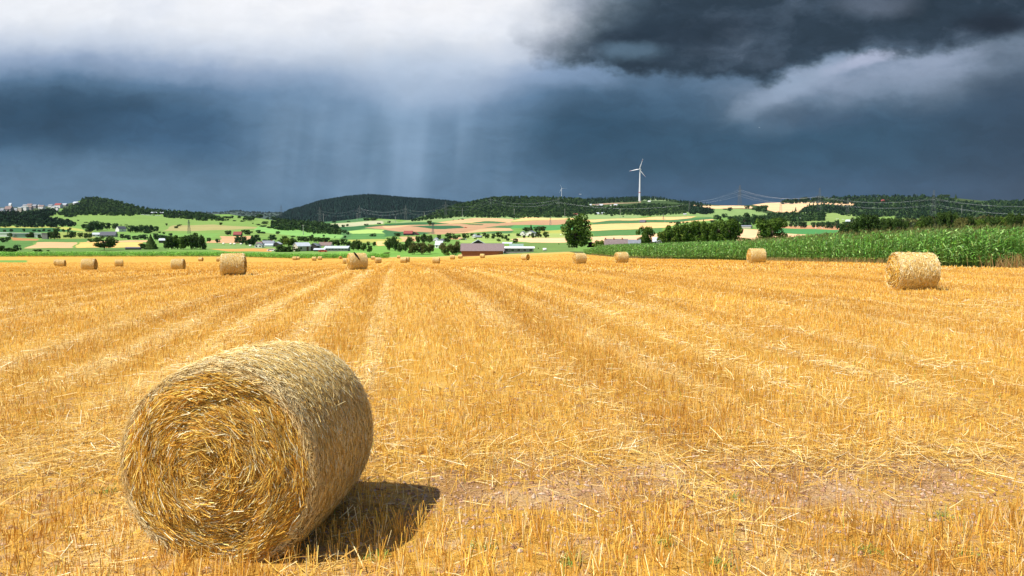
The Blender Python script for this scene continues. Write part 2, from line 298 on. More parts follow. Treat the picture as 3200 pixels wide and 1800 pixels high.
# ------------------------------------------------------------------ the ground sheet, painted field by field
LG = (.17, .275, .065); LG2 = (.115, .205, .05); LG3 = (.14, .225, .06); YG = (.37, .38, .09); YG2 = (.25, .31, .075); DGc = (.035, .12, .04); GR = (.07, .165, .06); MG = (.095, .20, .05)
TAN = (.60, .37, .19); TAN2 = (.54, .31, .16); GOLD = (.72, .44, .14); GOLD2 = (.72, .46, .19); BR = (.42, .25, .14); PINK = (.74, .47, .26); OR = (.55, .28, .08); FL = (.045, .08, .025)
P = [
 ([(1, 760, 560), (1, 930, 470), (1, 1400, 480), (1, 2229, 500), (2, 2229, 560), (3, 1450, 830), (3, 0, 900), (1, 2229, 800), (1, 1350, 680), (1, 1200, 600)], LG),
 ([(1, 0, 705), (1, 1200, 720), (1, 1460, 760), (1, 1460, 800), (1, 1250, 775), (1, 950, 738), (1, 0, 738)], YG),
 ([(1, -900, 738), (1, 950, 738), (1, 1300, 790), (1, 800, 815), (1, -900, 810)], DGc),
 ([(1, 830, 810), (1, 1600, 805), (1, 1640, 930), (1, 830, 930)], YG2), ([(1, 190, 905), (1, 660, 930), (1, 650, 965), (1, 190, 965)], (.4, .2, .08)),
 ([(1, -900, 960), (1, 640, 955), (1, 430, 1105), (1, -900, 1110)], MG), ([(1, 640, 955), (1, 860, 930), (1, 1640, 925), (1, 1640, 975), (1, 600, 985)], MG),
 ([(1, 665, 985), (1, 1330, 985), (1, 1270, 1085), (1, 430, 1100)], TAN), ([(1, 1370, 990), (2, 260, 988), (2, 190, 1075), (1, 1335, 1088)], GOLD),
 ([(1, 1530, 970), (2, 330, 950), (2, 330, 982), (1, 1500, 985)], TAN), ([(1, -900, 1100), (2, 700, 1070), (2, 700, 1140), (1, -900, 1160)], LG2),
 ([(2, 0, 830), (2, 1600, 830), (2, 1400, 950), (2, 0, 950)], (.16, .30, .07)),
 ([(2, 800, 695), (2, 1500, 680), (2, 2229, 725), (2, 2229, 750), (2, 1200, 790), (2, 600, 790)], (.33, .3, .12)),
 ([(2, 1640, 880), (2, 2180, 880), (2, 2100, 1000), (2, 1400, 1000), (2, 1400, 960), (2, 1600, 945)], TAN2),
 ([(2, 1360, 1005), (3, 300, 1000), (3, 300, 1100), (2, 1360, 1100)], (.17, .27, .08)), ([(2, 1420, 1105), (3, 300, 1095), (3, 290, 1150), (2, 1700, 1142)], OR),
 ([(3, 0, 710), (3, 600, 765), (3, 1450, 835), (3, 2000, 940), (3, 900, 900), (3, 0, 800)], (.19, .38, .1)),
 ([(3, 1450, 690), (3, 2229, 690), (3, 2229, 940), (3, 1500, 940)], (.08, .18, .06)),
 ([(3, 850, 640), (3, 1740, 530), (3, 1900, 535), (3, 1500, 600), (3, 1070, 645)], TAN), ([(3, 1070, 645), (3, 1500, 602), (3, 1900, 545), (3, 1990, 610), (3, 1400, 655), (3, 1100, 665)], GR),
 ([(3, 1400, 658), (3, 2000, 618), (3, 2229, 610), (3, 2190, 665), (3, 1900, 690), (3, 1600, 722), (3, 1480, 722), (3, 1150, 680)], (.42, .42, .26)),
 ([(3, 1460, 720), (3, 1900, 700), (3, 2229, 680), (3, 2229, 705), (3, 1900, 740), (3, 1600, 790), (3, 1450, 785)], DGc),
 ([(3, 1600, 788), (3, 1900, 762), (3, 2229, 768), (3, 2229, 835), (3, 1700, 835)], (.34, .5, .14)), ([(3, 1650, 838), (3, 2229, 838), (4, 100, 880), (4, 0, 930), (3, 1600, 935)], (.09, .22, .06)),
 ([(3, 1600, 940), (4, 0, 930), (4, 300, 930), (4, 300, 1000), (3, 1650, 990)], YG), ([(3, 2090, 965), (4, 0, 970), (4, 0, 1040), (3, 2100, 1050)], GOLD2),
 ([(4, 0, 640), (4, 0, 595), (4, 200, 600), (4, 240, 635), (4, 430, 605), (4, 1000, 555), (4, 1300, 525), (5, 0, 545), (5, 1000, 480), (5, 2229, 490), (6, 0, 520), (6, 0, 560), (5, 2229, 572), (5, 1400, 590), (5, 200, 560), (4, 2229, 582), (4, 1650, 562), (4, 900, 632), (4, 400, 660)], (.23, .33, .12)),
 ([(4, 0, 662), (4, 800, 630), (4, 900, 640), (4, 1170, 665), (4, 700, 680), (4, 0, 700)], DGc), ([(4, 0, 700), (4, 600, 684), (4, 1200, 668), (4, 2229, 640), (4, 2229, 780), (4, 1650, 805), (4, 1300, 835), (4, 1000, 850), (4, 500, 835), (4, 0, 765), (3, 1880, 738)], BR),
 ([(4, 900, 640), (4, 1620, 560), (4, 2229, 580), (5, 0, 600), (5, 0, 618), (4, 2229, 642), (4, 1600, 642), (4, 1350, 655), (4, 1170, 665)], TAN), ([(4, 0, 702), (4, 500, 690), (4, 300, 720), (4, 0, 742)], TAN),
 ([(4, 480, 710), (4, 800, 693), (4, 1300, 703), (4, 1400, 735), (4, 1080, 759), (4, 850, 752)], (.03, .11, .045)), ([(4, 1330, 655), (4, 1750, 672), (4, 1700, 688), (4, 1500, 677)], DGc), ([(4, 1560, 640), (4, 1750, 618), (4, 2180, 635), (4, 2000, 662), (4, 1700, 657)], GR), ([(4, 1740, 732), (4, 2000, 700), (4, 2229, 685), (5, 0, 688), (5, 0, 738), (4, 2229, 740)], GR),
 ([(4, 1250, 830), (4, 1700, 760), (4, 2229, 740), (4, 2229, 775), (4, 1650, 802)], TAN), ([(4, 1550, 835), (4, 2229, 780), (5, 0, 775), (5, 0, 820), (4, 2229, 835), (4, 1600, 855)], GR),
 ([(4, 0, 768), (4, 300, 800), (4, 880, 815), (4, 600, 862), (4, 0, 882)], (.05, .14, .05)), ([(4, 300, 890), (4, 620, 890), (4, 560, 975), (4, 300, 975)], TAN), ([(4, 1100, 900), (4, 1350, 900), (4, 1300, 940), (4, 1100, 940)], TAN),
 ([(4, 1340, 850), (5, 0, 830), (5, 0, 930), (4, 2229, 1000), (4, 1340, 1000)], (.27, .37, .1)), ([(4, -200, 1050), (4, 1350, 1050), (4, 1350, 1250), (4, -1200, 1250), (3, 1900, 1050)], (.16, .33, .06)),
 ([(5, 0, 602), (5, 200, 556), (5, 1000, 570), (5, 1350, 592), (5, 2229, 570), (6, 300, 545), (6, 1000, 540), (6, 900, 570), (6, 500, 597), (6, 60, 597), (5, 2229, 600), (5, 1400, 637), (5, 1000, 590), (5, 500, 602), (5, 0, 622)], GOLD2),
 ([(5, 0, 635), (5, 600, 600), (5, 950, 590), (5, 1000, 650), (5, 700, 692), (5, 0, 682)], BR), ([(5, 1350, 642), (5, 1700, 610), (5, 2229, 600), (6, 60, 597), (6, 520, 595), (6, 1250, 545), (6, 1300, 580), (6, 600, 640), (6, 300, 662), (5, 2229, 650), (5, 1400, 672)], GR),
 ([(5, 1330, 682), (5, 2229, 650), (6, 0, 650), (6, 600, 640), (6, 1230, 580), (6, 1280, 600), (6, 700, 655), (6, 400, 732), (6, 0, 752), (5, 2229, 752), (5, 1400, 788), (5, 1330, 765)], GOLD2), ([(5, 0, 690), (5, 400, 690), (5, 1100, 675), (5, 1100, 765), (5, 600, 778), (5, 150, 742), (5, 0, 742)], (.08, .26, .08)),
 ([(5, 1380, 792), (5, 2229, 760), (6, 400, 732), (6, 400, 830), (5, 2229, 860), (5, 1420, 885)], (.09, .2, .06)), ([(5, 500, 790), (5, 900, 765), (5, 950, 830), (5, 500, 850)], YG), ([(5, 0, 830), (5, 950, 830), (5, 950, 912), (5, 0, 930)], (.3, .37, .11)),
 ([(5, 0, 935), (5, 100, 912), (5, 950, 908), (5, 950, 992), (5, 300, 992), (5, 100, 972)], PINK), ([(5, 1350, 892), (5, 2229, 862), (6, 400, 830), (6, 400, 1050), (5, 1400, 1000)], PINK), ([(5, 0, 1000), (5, 1100, 1000), (5, 1100, 1200), (5, 0, 1200)], LG3),
 ([(6, 0, 530), (6, 700, 455), (6, 1000, 460), (6, 1300, 398), (6, 2000, 415), (6, 2229, 500), (6, 2229, 560), (6, 1300, 545), (6, 1000, 540), (6, 300, 545)], (.20, .30, .10)), ([(6, 880, 330), (6, 1100, 345), (6, 1900, 352), (6, 1950, 395), (6, 1280, 400), (6, 1000, 360)], PINK),
 ([(6, 1950, 325), (6, 2229, 295), (7, 0, 296), (7, 650, 282), (7, 1480, 300), (7, 1480, 350), (7, 900, 420), (7, 700, 440), (7, 250, 482), (7, 100, 470), (7, 0, 420), (6, 2200, 350), (6, 2050, 350)], PINK), ([(6, 1640, 750), (6, 2120, 765), (6, 2140, 980), (6, 1670, 980)], PINK),
 ([(7, 0, 560), (7, 100, 470), (7, 650, 452), (7, 1000, 455), (7, 1560, 518), (7, 1500, 640), (7, 1300, 690), (7, 300, 700), (7, 200, 650)], (.22, .31, .09)), ([(7, 0, 702), (7, 1400, 690), (7, 1400, 775), (7, 0, 735)], (.5, .26, .13)), ([(7, 0, 735), (7, 1300, 772), (7, 1100, 835), (7, 650, 852), (7, 0, 815)], (.07, .23, .07)), ([(7, 0, 815), (7, 660, 852), (7, 500, 882), (7, 450, 960), (7, 0, 960)], PINK),
 ([(7, 1900, 555), (7, 2229, 520), (8, 0, 560), (8, 430, 575), (8, 300, 680), (8, -100, 680)], LG), ([(5, 1300, 335), (5, 1500, 315), (5, 2229, 290), (6, 30, 270), (6, 30, 292), (5, 1500, 335)], (.4, .27, .18)), ([(6, 20, 235), (6, 380, 230), (6, 620, 262), (6, 300, 265), (6, 20, 262)], (.22, .3, .14)),
]
FOREST = {
 'leftwood': [(1, 1000, 470), (1, 1250, 340), (1, 1400, 300), (1, 1440, 215), (1, 1700, 195), (1, 2000, 225), (1, 2229, 310), (2, 300, 400), (2, 900, 440), (2, 1300, 480), (2, 1490, 510), (2, 1700, 590), (2, 1250, 580), (2, 1000, 545), (2, 650, 530), (2, 620, 470), (2, 180, 480), (2, 0, 500), (1, 1800, 490), (1, 1400, 485), (1, 1200, 530)],
 'village': [(1, -900, 430), (1, 0, 440), (1, 300, 460), (1, 480, 440), (1, 900, 400), (1, 1000, 430), (1, 910, 490), (1, 760, 540), (1, 850, 560), (1, 1200, 590), (1, 1320, 670), (1, 1000, 690), (1, 0, 690), (1, -900, 690)],
 'midwood': [(3, 280, 630), (3, 400, 580), (3, 820, 610), (3, 1080, 640), (3, 1450, 700), (3, 1470, 815), (3, 1000, 795), (3, 800, 755), (3, 400, 740), (3, 280, 700)],
 'centre': [(4, 430, 605), (4, 700, 530), (4, 1000, 400), (4, 1300, 300), (4, 1700, 210), (4, 1900, 175), (5, 0, 175), (5, 850, 200), (5, 1280, 225), (5, 1300, 335), (5, 1500, 360), (5, 2000, 355), (5, 2229, 320), (6, 0, 312), (6, 700, 330), (6, 880, 330), (6, 870, 455), (6, 480, 485), (6, 0, 515), (5, 2229, 490), (5, 1700, 485), (5, 1300, 475), (5, 1000, 525), (5, 700, 525), (5, 0, 545), (4, 2229, 535), (4, 1300, 525), (4, 700, 575)],
 'ridge': [(5, 1280, 222), (5, 2200, 190), (6, 20, 182), (6, 400, 210), (6, 640, 262), (6, 900, 265), (6, 1230, 335), (6, 880, 335), (6, 640, 275), (6, 380, 232), (6, 0, 240), (5, 2229, 250), (5, 1800, 280), (5, 1300, 300)],
 'clump': [(6, 880, 350), (6, 1050, 360), (6, 1310, 430), (6, 1160, 455), (6, 870, 455)],
 'right': [(7, 230, 235), (7, 600, 200), (7, 1000, 180), (7, 1500, 172), (7, 2229, 172), (8, 300, 165), (8, 640, 165), (8, 900, 180), (8, 1100, 262), (8, 1400, 280), (8, 1700, 240), (8, 2229, 250), (8, 5500, 300), (8, 5500, 560), (8, 2229, 540), (8, 1650, 530), (8, 600, 540), (8, 430, 560), (8, 0, 545), (7, 2229, 520), (7, 1600, 515), (7, 1250, 485), (7, 1140, 460), (7, 980, 465), (7, 480, 450), (7, 600, 410), (7, 700, 350), (7, 960, 320), (7, 1200, 340), (7, 1485, 350), (7, 1480, 300), (7, 1000, 282), (7, 250, 290)],
 'hedge': [(7, 0, 490), (7, 250, 480), (7, 700, 490), (7, 960, 470), (7, 990, 575), (7, 650, 585), (7, 250, 590), (7, 0, 560)],
}
def topx(L): return np.array([cc(*p) for p in L])
def inpoly(x, y, poly):
    r = np.zeros(x.shape, bool); n = len(poly)
    for i in range(n):
        x0, y0 = poly[i]; x1, y1 = poly[(i + 1) % n]
        if y0 == y1: continue
        c_ = ((y0 > y) != (y1 > y)) & (x < (x1 - x0) * (y - y0) / (y1 - y0) + x0); r ^= c_
    return r
bdP = [-900, 0, 400, 800, 1000, 1350, 1420, 1500, 1570, 1700, 1790, 1830, 2000, 2400, 4000]
bdV = [796, 796, 796, 800, 803, 803, 799, 798, 795, 790, 786, 786, 786, 786, 786]
mzY = np.array([0, 42, 47, 50, 91, 135, 211, 260, 300]); mzX = np.array([60, 38.6, 30, 28, 28.5, 21.6, 19.6, 19.6, 20.])
uu = np.linspace(-1.15, 1.15, 1500)
yr = np.concatenate([np.linspace(-35, 3, 14), np.linspace(3.4, 60, 120), np.linspace(60.6, 300, 110)[:], np.interp(np.arange(0, 490), np.linspace(0, 489, 490), np.interp(np.linspace(796 + 14, 606, 490), dP + [812], list(dY) + [303])), [3800, 4000, 4300, 4700, 5200, 6000, 7500, 9500]])
yr = np.unique(np.round(yr, 2))
UU, YY = np.meshgrid(uu, yr)
XX = UU * (YY + 40)
ZZ = zt(XX, YY)
far = YY > 4000
ZZ = np.where(far, ZZ - 0, ZZ)
# wobble of the tilled soil close by
ZZ += np.where(YY < 60, .012 * np.sin(XX * 2.1 + YY * .7) * np.cos(YY * 1.7 - XX * .4), 0)
ppx = 1600 + F * XX / np.maximum(YY, 1); 
slope = (ZZ - CAMH) / np.maximum(YY, 1)
th_ = np.arctan(-slope); ppy = 900 + F * np.tan(th_ - TH)
ppx = 1600 + (ppx - 1600) * (math.cos(TH) + (900 - ppy) / F * math.sin(TH))
C = np.zeros(XX.shape + (4,)); C[..., :3] = (.15, .27, .06)
C[(ppx > 1270) & (ppy < 668), :3] = (.045, .08, .025)
C[(ppx > 2700) & (ppy < 790) & (YY > 100), :3] = (.05, .075, .022)
wx = ppx + 5 * np.sin(ppy * .35 + ppx * .01); wy = ppy + .5 * np.sin(ppx * .05)
for poly, col in P:
    q = topx(poly); mk = inpoly(wx, wy, q); C[mk, :3] = col
C[inpoly(wx, wy, topx([(1, -900, 300), (1, 1380, 300), (1, 1300, 400), (1, 950, 400), (1, 900, 470), (1, -900, 500)])), :3] = (.05, .075, .03)
for kf, poly in FOREST.items():
    q = topx(poly); mk = inpoly(wx, wy, q); C[mk, :3] = FL
beyond = YY > Dof(ytop(ppx)) + 1; C[beyond, :3] = (.06, .1, .035)
bd = np.interp(ppx, bdP, bdV)
fld = ((ppy > bd) & (YY < 440)) | (YY < 200)
inm = (XX > np.interp(YY, mzY, mzX)) & (YY < 320)
C[..., 3] = (fld & ~inm).astype(float)
verge = (ppy > bd) & (ppy < bd + 3.5) & (YY > 200) & ~inm; C[verge] = (.5, .36, .11, 0)
C[inm & fld] = (.10, .12, .04, 0)
gl = (ppx < 85) & (ppy > 813) & (ppy < 820) & (YY > 100); C[gl] = (.16, .3, .06, 0)
gl = (ppx < 55) & (ppy > 797) & (ppy < 802) & (YY > 100); C[gl] = (.28, .32, .07, 0)
nr, nc = XX.shape
I = np.arange(nr * nc).reshape(nr, nc)
Q = np.stack([I[:-1, :-1], I[:-1, 1:], I[1:, 1:], I[1:, :-1]], -1).reshape(-1, 4)
def ground_mat():
    m, g, b, o = bsdf('ground')
    t = g.n('ShaderNodeTexCoord'); a = g.n('ShaderNodeVertexColor', layer_name='tint'); sp = g.n('ShaderNodeSeparateXYZ'); g.put(sp.inputs[0], t.outputs['Object'])
    X, Y = sp.outputs[0], sp.outputs[1]
    s_ = g.m('ADD', g.m('ADD', X, g.m('MULTIPLY', Y, .144)), g.m('MULTIPLY', g.m('SUBTRACT', g.noise(t.outputs['Object'], .12, 2), .5), .8))
    fine = g.noise(t.outputs['Object'], 34., 4, .7)
    mid = g.noise(g.vec(g.m('MULTIPLY', s_, 2.4), g.m('MULTIPLY', Y, .22)), 1., 5, .6)
    big = g.noise(g.vec(g.m('MULTIPLY', s_, .35), g.m('MULTIPLY', Y, .05)), 1., 4, .6)
    clod = g.noise(t.outputs['Object'], 1.3, 5, .65)
    sr = g.m('ADD', g.m('MULTIPLY', g.m('SINE', g.m('MULTIPLY', s_, 1.4612)), .5), g.m('ADD', g.m('MULTIPLY', g.m('SINE', g.m('MULTIPLY_ADD', s_, 3.6529, 1.)), .35), g.m('MULTIPLY', g.m('SINE', g.m('MULTIPLY_ADD', s_, .7306, 2.)), .3)))
    v = g.m('ADD', g.m('MULTIPLY', sr, g.ss(Y, 30., 260., .045, .02)), g.m('ADD', g.m('MULTIPLY', fine, .30), g.m('MULTIPLY', mid, .34)))
    v = g.m('ADD', v, g.m('ADD', g.m('MULTIPLY', big, .26), g.m('MULTIPLY', clod, .14)))
    st = g.ramp(v, [(.38, (.40, .195, .035)), (.49, (.55, .30, .052)), (.57, (.64, .375, .08)), (.68, (.75, .52, .18))])
    fr = g.m('FRACT', g.m('DIVIDE', g.m('ADD', s_, 4.3), 8.6))
    tr = None
    for c_, w_ in ((.9, .22), (2.35, .28), (3.85, .2), (6.7, .35), (8.2, .3)):
        p_ = g.ss(g.m('ABSOLUTE', g.m('SUBTRACT', fr, c_ / 8.6)), w_ * .3 / 8.6, w_ * 1.6 / 8.6, 1., 0.); tr = p_ if tr is None else g.m('MAXIMUM', tr, p_)
    tr = g.m('MULTIPLY', tr, g.m('MULTIPLY', g.ss(s_, .8, 4., 1., .6), g.ss(s_, -14., -5., .35, 1.)))
    patch = g.ss(g.noise(g.vec(g.m('MULTIPLY', s_, .5), g.m('MULTIPLY', Y, .12)), 1., 3, .6), .4, .6, .15, 1.)
    fade = g.ss(Y, 60., 130., 1., .35)
    st = g.mix(g.m('MULTIPLY', g.m('MULTIPLY', g.m('MULTIPLY', tr, patch), fade), .75), st, (.74, .52, .21))
    # reddish earth near the camera, seen between the stems
    near = g.ss(Y, 7., 22., 1., 0.)
    soil = g.ramp(g.m('ADD', g.m('MULTIPLY', clod, .5), g.m('MULTIPLY', fine, .5)), [(.40, (.28, .145, .06)), (.5, (.48, .29, .14)), (.60, (.60, .41, .23))])
    cover = g.ss(g.m('ADD', g.noise(t.outputs['Object'], 5., 5, .7), g.m('MULTIPLY', g.m('SUBTRACT', 1., near), .5)), .40, .52)
    st = g.mix(g.m('MULTIPLY', g.m('SUBTRACT', 1., cover), .75), st, soil)
    band = g.m('MULTIPLY', g.m('MULTIPLY', g.ss(Y, 5.6, 6.1), g.ss(Y, 6.9, 7.6, 1., 0.)), g.m('MULTIPLY', g.ss(X, -1.2, -.2), g.ss(g.noise(t.outputs['Object'], 1.1, 4, .6), .42, .56)))
    st = g.mix(g.m('MULTIPLY', band, .9), st, soil)
    # other fields
    f2 = g.noise(t.outputs['Object'], .05, 8, .8); f3 = g.noise(g.vec(g.m('MULTIPLY', X, .006), g.m('MULTIPLY', Y, .02)), 1., 5, .6)
    ff = g.m('ADD', .3, g.m('ADD', g.m('MULTIPLY', f2, .9), g.m('MULTIPLY', f3, .5)))
    o2 = g.mix(1., a.outputs[0], g.vec(ff, ff, ff), 'MULTIPLY')
    g.put(b.inputs['Base Color'], g.mix(a.outputs[1], o2, st)); b.inputs['Roughness'].default_value = .9; b.inputs['Specular IOR Level'].default_value = .08
    bp = g.n('ShaderNodeBump'); bp.inputs['Distance'].default_value = .06; g.put(bp.inputs['Strength'], g.ss(Y, 20., 150., .8, .5))
    g.put(bp.inputs['Height'], g.m('ADD', fine, g.noise(t.outputs['Object'], 9., 5, .7))); g.L.new(bp.outputs[0], b.inputs['Normal'])
    return m
ground = mesh_np('ground', np.stack([XX, YY, ZZ], -1), Q, ground_mat(), True, None, C.reshape(-1, 4)); tag(ground, kind='structure')
# far hills beyond the valley
def hill(name, prof, Y, depth, mt):
    xs = np.linspace(prof[0][0], prof[-1][0], 240); ys = np.interp(xs, [p[0] for p in prof], [p[1] for p in prof])
    top = at(xs, ys, Y); base0 = at(xs, ys * 0 + 712, Y - depth)
    rows = [base0]
    for t in np.linspace(.1, 1, 14):
        q = base0 * (1 - t) + top * t; q[:, 2] = base0[:, 2] + (top[:, 2] - base0[:, 2]) * (math.sin(t * math.pi / 2) ** 1.1); rows.append(q)
    for t in (.15, .4, 1.):
        q = top.copy(); q[:, 1] += depth * t; q[:, 2] -= (top[:, 2] + 60) * t * t; rows.append(q)
    V_ = np.array(rows); n, m_ = V_.shape[:2]; I = np.arange(n * m_).reshape(n, m_)
    Q = np.stack([I[:-1, :-1], I[:-1, 1:], I[1:, 1:], I[1:, :-1]], -1).reshape(-1, 4)
    o = mesh_np(name, V_, Q, mt, True); tag(o, kind='structure'); return V_
hillm = mat('hill_floor', (.009, .026, .02), .95, .3, .01)  # very dark colour: cloud shadow over the hill is put into it
farm_ = mat('far_floor', (.035, .06, .045), .95, .4, .004)
HV = hill('distant_hill', [(860, 690), (885, 672), (900, 664), (950, 650), (1000, 634), (1080, 621), (1150, 615), (1200, 618), (1260, 624), (1330, 628), (1400, 634), (1450, 640), (1520, 650), (1600, 680)], 5400, 1300, hillm)
HV2 = hill('far_hills', [(-300, 672), (400, 668), (640, 666), (700, 664), (725, 661), (755, 661), (770, 664), (820, 665), (900, 667), (1000, 676), (1200, 690)], 8200, 1500, farm_)
# ------------------------------------------------------------------ foliage
def rot_quads(n, size, asp, nrm):
    """n leaf quads facing nrm (n,3)"""
    nrm = nrm / (np.linalg.norm(nrm, axis=1, keepdims=True) + 1e-9)
    r = R.normal(size=(n, 3)); e = np.cross(nrm, r); e /= (np.linalg.norm(e, axis=1, keepdims=True) + 1e-9); f = np.cross(nrm, e)
    s_ = (size * R.uniform(.6, 1.3, n))[:, None]
    return np.stack([-e * s_ - f * s_ * asp, e * s_ - f * s_ * asp, e * s_ * .6 + f * s_ * asp, -e * s_ * .6 + f * s_ * asp], 1)
def crown_pts(kind, n):
    if kind == 'conifer':
        t = R.uniform(0, 1, n) ** 1.5; tier = .75 + .25 * np.abs(np.sin(t * 16)); rr = (1 - t) * tier * (1 - .3 * R.uniform(0, 1, n) ** 2); a = R.uniform(0, 6.283, n)
        p = np.stack([rr * np.cos(a), rr * np.sin(a), t], 1); nr = np.stack([np.cos(a), np.sin(a), .5 + 0 * a], 1); return p, nr
    cfg = {'round': (30, .74, .30, .5, .52), 'tall': (30, .72, .30, .5, .56), 'oak': (34, .80, .25, .5, .46), 'bush': (20, .74, .30, .38, .44)}[kind]
    k, spread, lr, zc, zs = cfg
    d = R.normal(size=(k, 3)); d /= np.linalg.norm(d, axis=1, keepdims=True); d *= (R.uniform(.2, 1, k) ** .5)[:, None]
    d = np.sign(d) * np.abs(d) ** .72
    cen = np.stack([d[:, 0] * spread, d[:, 1] * spread, zc + d[:, 2] * zs * .74], 1)
    if kind == 'tall': cen[:, :2] *= (1.15 - .5 * cen[:, 2:3])
    lrr = lr * R.uniform(.55, 1.2, k)
    w = R.choice(k, n, p=lrr ** 2 / (lrr ** 2).sum())
    v = R.normal(size=(n, 3)); v /= np.linalg.norm(v, axis=1, keepdims=True)
    rad_ = lrr[w] * (1 - .35 * R.uniform(0, 1, n) ** 2)
    p = cen[w] + v * rad_[:, None] * np.array([1, 1, .55]); nr = v + R.normal(size=(n, 3)) * .55 + np.array([0, 0, .25])
    p[:, 2] = np.clip(p[:, 2], 0.0 if kind == 'bush' else .02, 1.02)
    return p, nr
CRN = {}
fm = {'green': foliage('foliage_green', (.018, .045, .008), (.13, .21, .03)), 'dark': foliage('foliage_dark', (.016, .038, .010), (.085, .145, .030)),
      'blue': foliage('foliage_blue', (.018, .046, .018), (.07, .14, .048)), 'light': foliage('foliage_light', (.06, .10, .015), (.22, .28, .05)),
      'purple': foliage('foliage_purple', (.02, .008, .010), (.07, .03, .03)), 'olive': foliage('foliage_olive', (.05, .06, .014), (.17, .17, .05))}
bark = mat('bark', (.09, .07, .05), .9, .4, 6., .4)
LOD = {0: (4600, .042), 1: (1500, .07), 2: (460, .12)}
def crown_mesh(kind, lod, var, tone):
    key = (kind, lod, var, tone)
    if key not in CRN:
        k0 = (kind, lod, var)
        if k0 not in CRN:
            n, sz = LOD[lod]; p, nr = crown_pts(kind, n); q = rot_quads(n, sz, .8, nr); V_ = (p[:, None] + q * np.array([1, 1, .55])).reshape(-1, 3)
            CRN[k0] = V_
        V_ = CRN[k0]
        CRN[key] = mesh_np('crown', V_, np.arange(len(V_)).reshape(-1, 4), fm[tone], False, link=False)
    return CRN[key]
TRK = {}
def trunk_mesh(kind):
    if kind not in TRK:
        b = MB(); b.bar((0, 0, -.05), (0, 0, .45), 1., .62, 7); b.bar((0, 0, .43), (.6, .3, 1.), .6, .15, 6)
        b.v = []; b.q = []; b.t = []; b.n = 0; b.bar((0, 0, -.05), (0, 0, .8), 1., .5, 7)
        for i in range(6):
            a = i * 1.05; z0 = .3 + .06 * i
            b.bar((0, 0, z0), (5.5 * math.cos(a), 5.5 * math.sin(a), z0 + .28), .4, .08, 5)
        TRK[kind] = b.build('trunk', bark, None, True, link=False)
    return TRK[kind]
WORDS = ['first', 'second', 'third', 'fourth', 'fifth', 'sixth', 'seventh', 'eighth', 'ninth', 'tenth', 'eleventh', 'twelfth', 'thirteenth', 'fourteenth', 'fifteenth', 'sixteenth']
NTREE = [0]
KN = {'round': ('broadleaf_tree', 'broadleaf tree'), 'tall': ('broadleaf_tree', 'tall broadleaf tree'), 'oak': ('oak_tree', 'wide spreading tree'), 'bush': ('bush', 'bush'), 'conifer': ('conifer_tree', 'conifer')}
TN = {'green': 'green', 'dark': 'dark', 'blue': 'bluish', 'light': 'light green', 'purple': 'dark purple', 'olive': 'olive'}
def tree(px, yt, yb, wpx, kind, tone, label, group, Y=None):
    if Y is None: b = hit(px, yb)
    else:
        a, _ = ray(px, yt); b = np.array([a * Y, Y, float(zt(a * Y, Y))])
    Y = b[1]; top = at(px, yt, Y)[2]; h = max(top - b[2], wpx * Y / F * .35); w = wpx * Y / F
    NTREE[0] += 1
    pxh = h * F / Y; lod = 0 if pxh > 62 or wpx > 80 else (1 if pxh > 24 else 2)
    name, _ = KN[kind]
    o = empty(name, (b[0], Y, b[2] - .05), random.uniform(0, 6.28), label=label, cat='bush' if kind == 'bush' else 'tree', group=group)
    cb = {'round': .04, 'tall': .02, 'oak': .06, 'bush': 0., 'conifer': .03}[kind]
    c_ = bpy.data.objects.new('crown', crown_mesh(kind, lod, NTREE[0] % 3, tone)); COL.objects.link(c_); c_.parent = o
    c_.location = (0, 0, h * cb); c_.scale = (w / 2 * 1.22, w / 2 * 1.22, h * (1 - cb) * 1.03)
    if kind != 'bush':
        t = bpy.data.objects.new('trunk', trunk_mesh(kind)); COL.objects.link(t); t.parent = o
        r = max(.12, h * .022); t.scale = (r, r, h * (.72 if kind != 'conifer' else .9))
    return o
def row(k, items, phrase, group, tone='dark', kind='round', Y=None):
    """items: x, ytop, ybase, width [,kind[,tone[,Y]]] in crop pixels; each is named by its place along the row"""
    its = sorted(items, key=lambda q: q[0]); n = len(its)
    for i, q in enumerate(its):
        kd = q[4] if len(q) > 4 and q[4] else kind; tn = q[5] if len(q) > 5 and q[5] else tone; yy_ = q[6] if len(q) > 6 else Y
        px, yt = cc(k, q[0], q[1]); _, yb = cc(k, q[0], q[2])
        pos = 'leftmost' if i == 0 else ('rightmost' if i == n - 1 else f'{WORDS[i]} from the left')
        lab = f'{TN[tn]} {KN[kd][1]}, {pos} {phrase}' if n > 1 else f'{TN[tn]} {KN[kd][1]} {phrase}'
        tree(px, yt, yb, q[3] * .17945, kd, tn, lab, group if n > 1 else None, yy_)
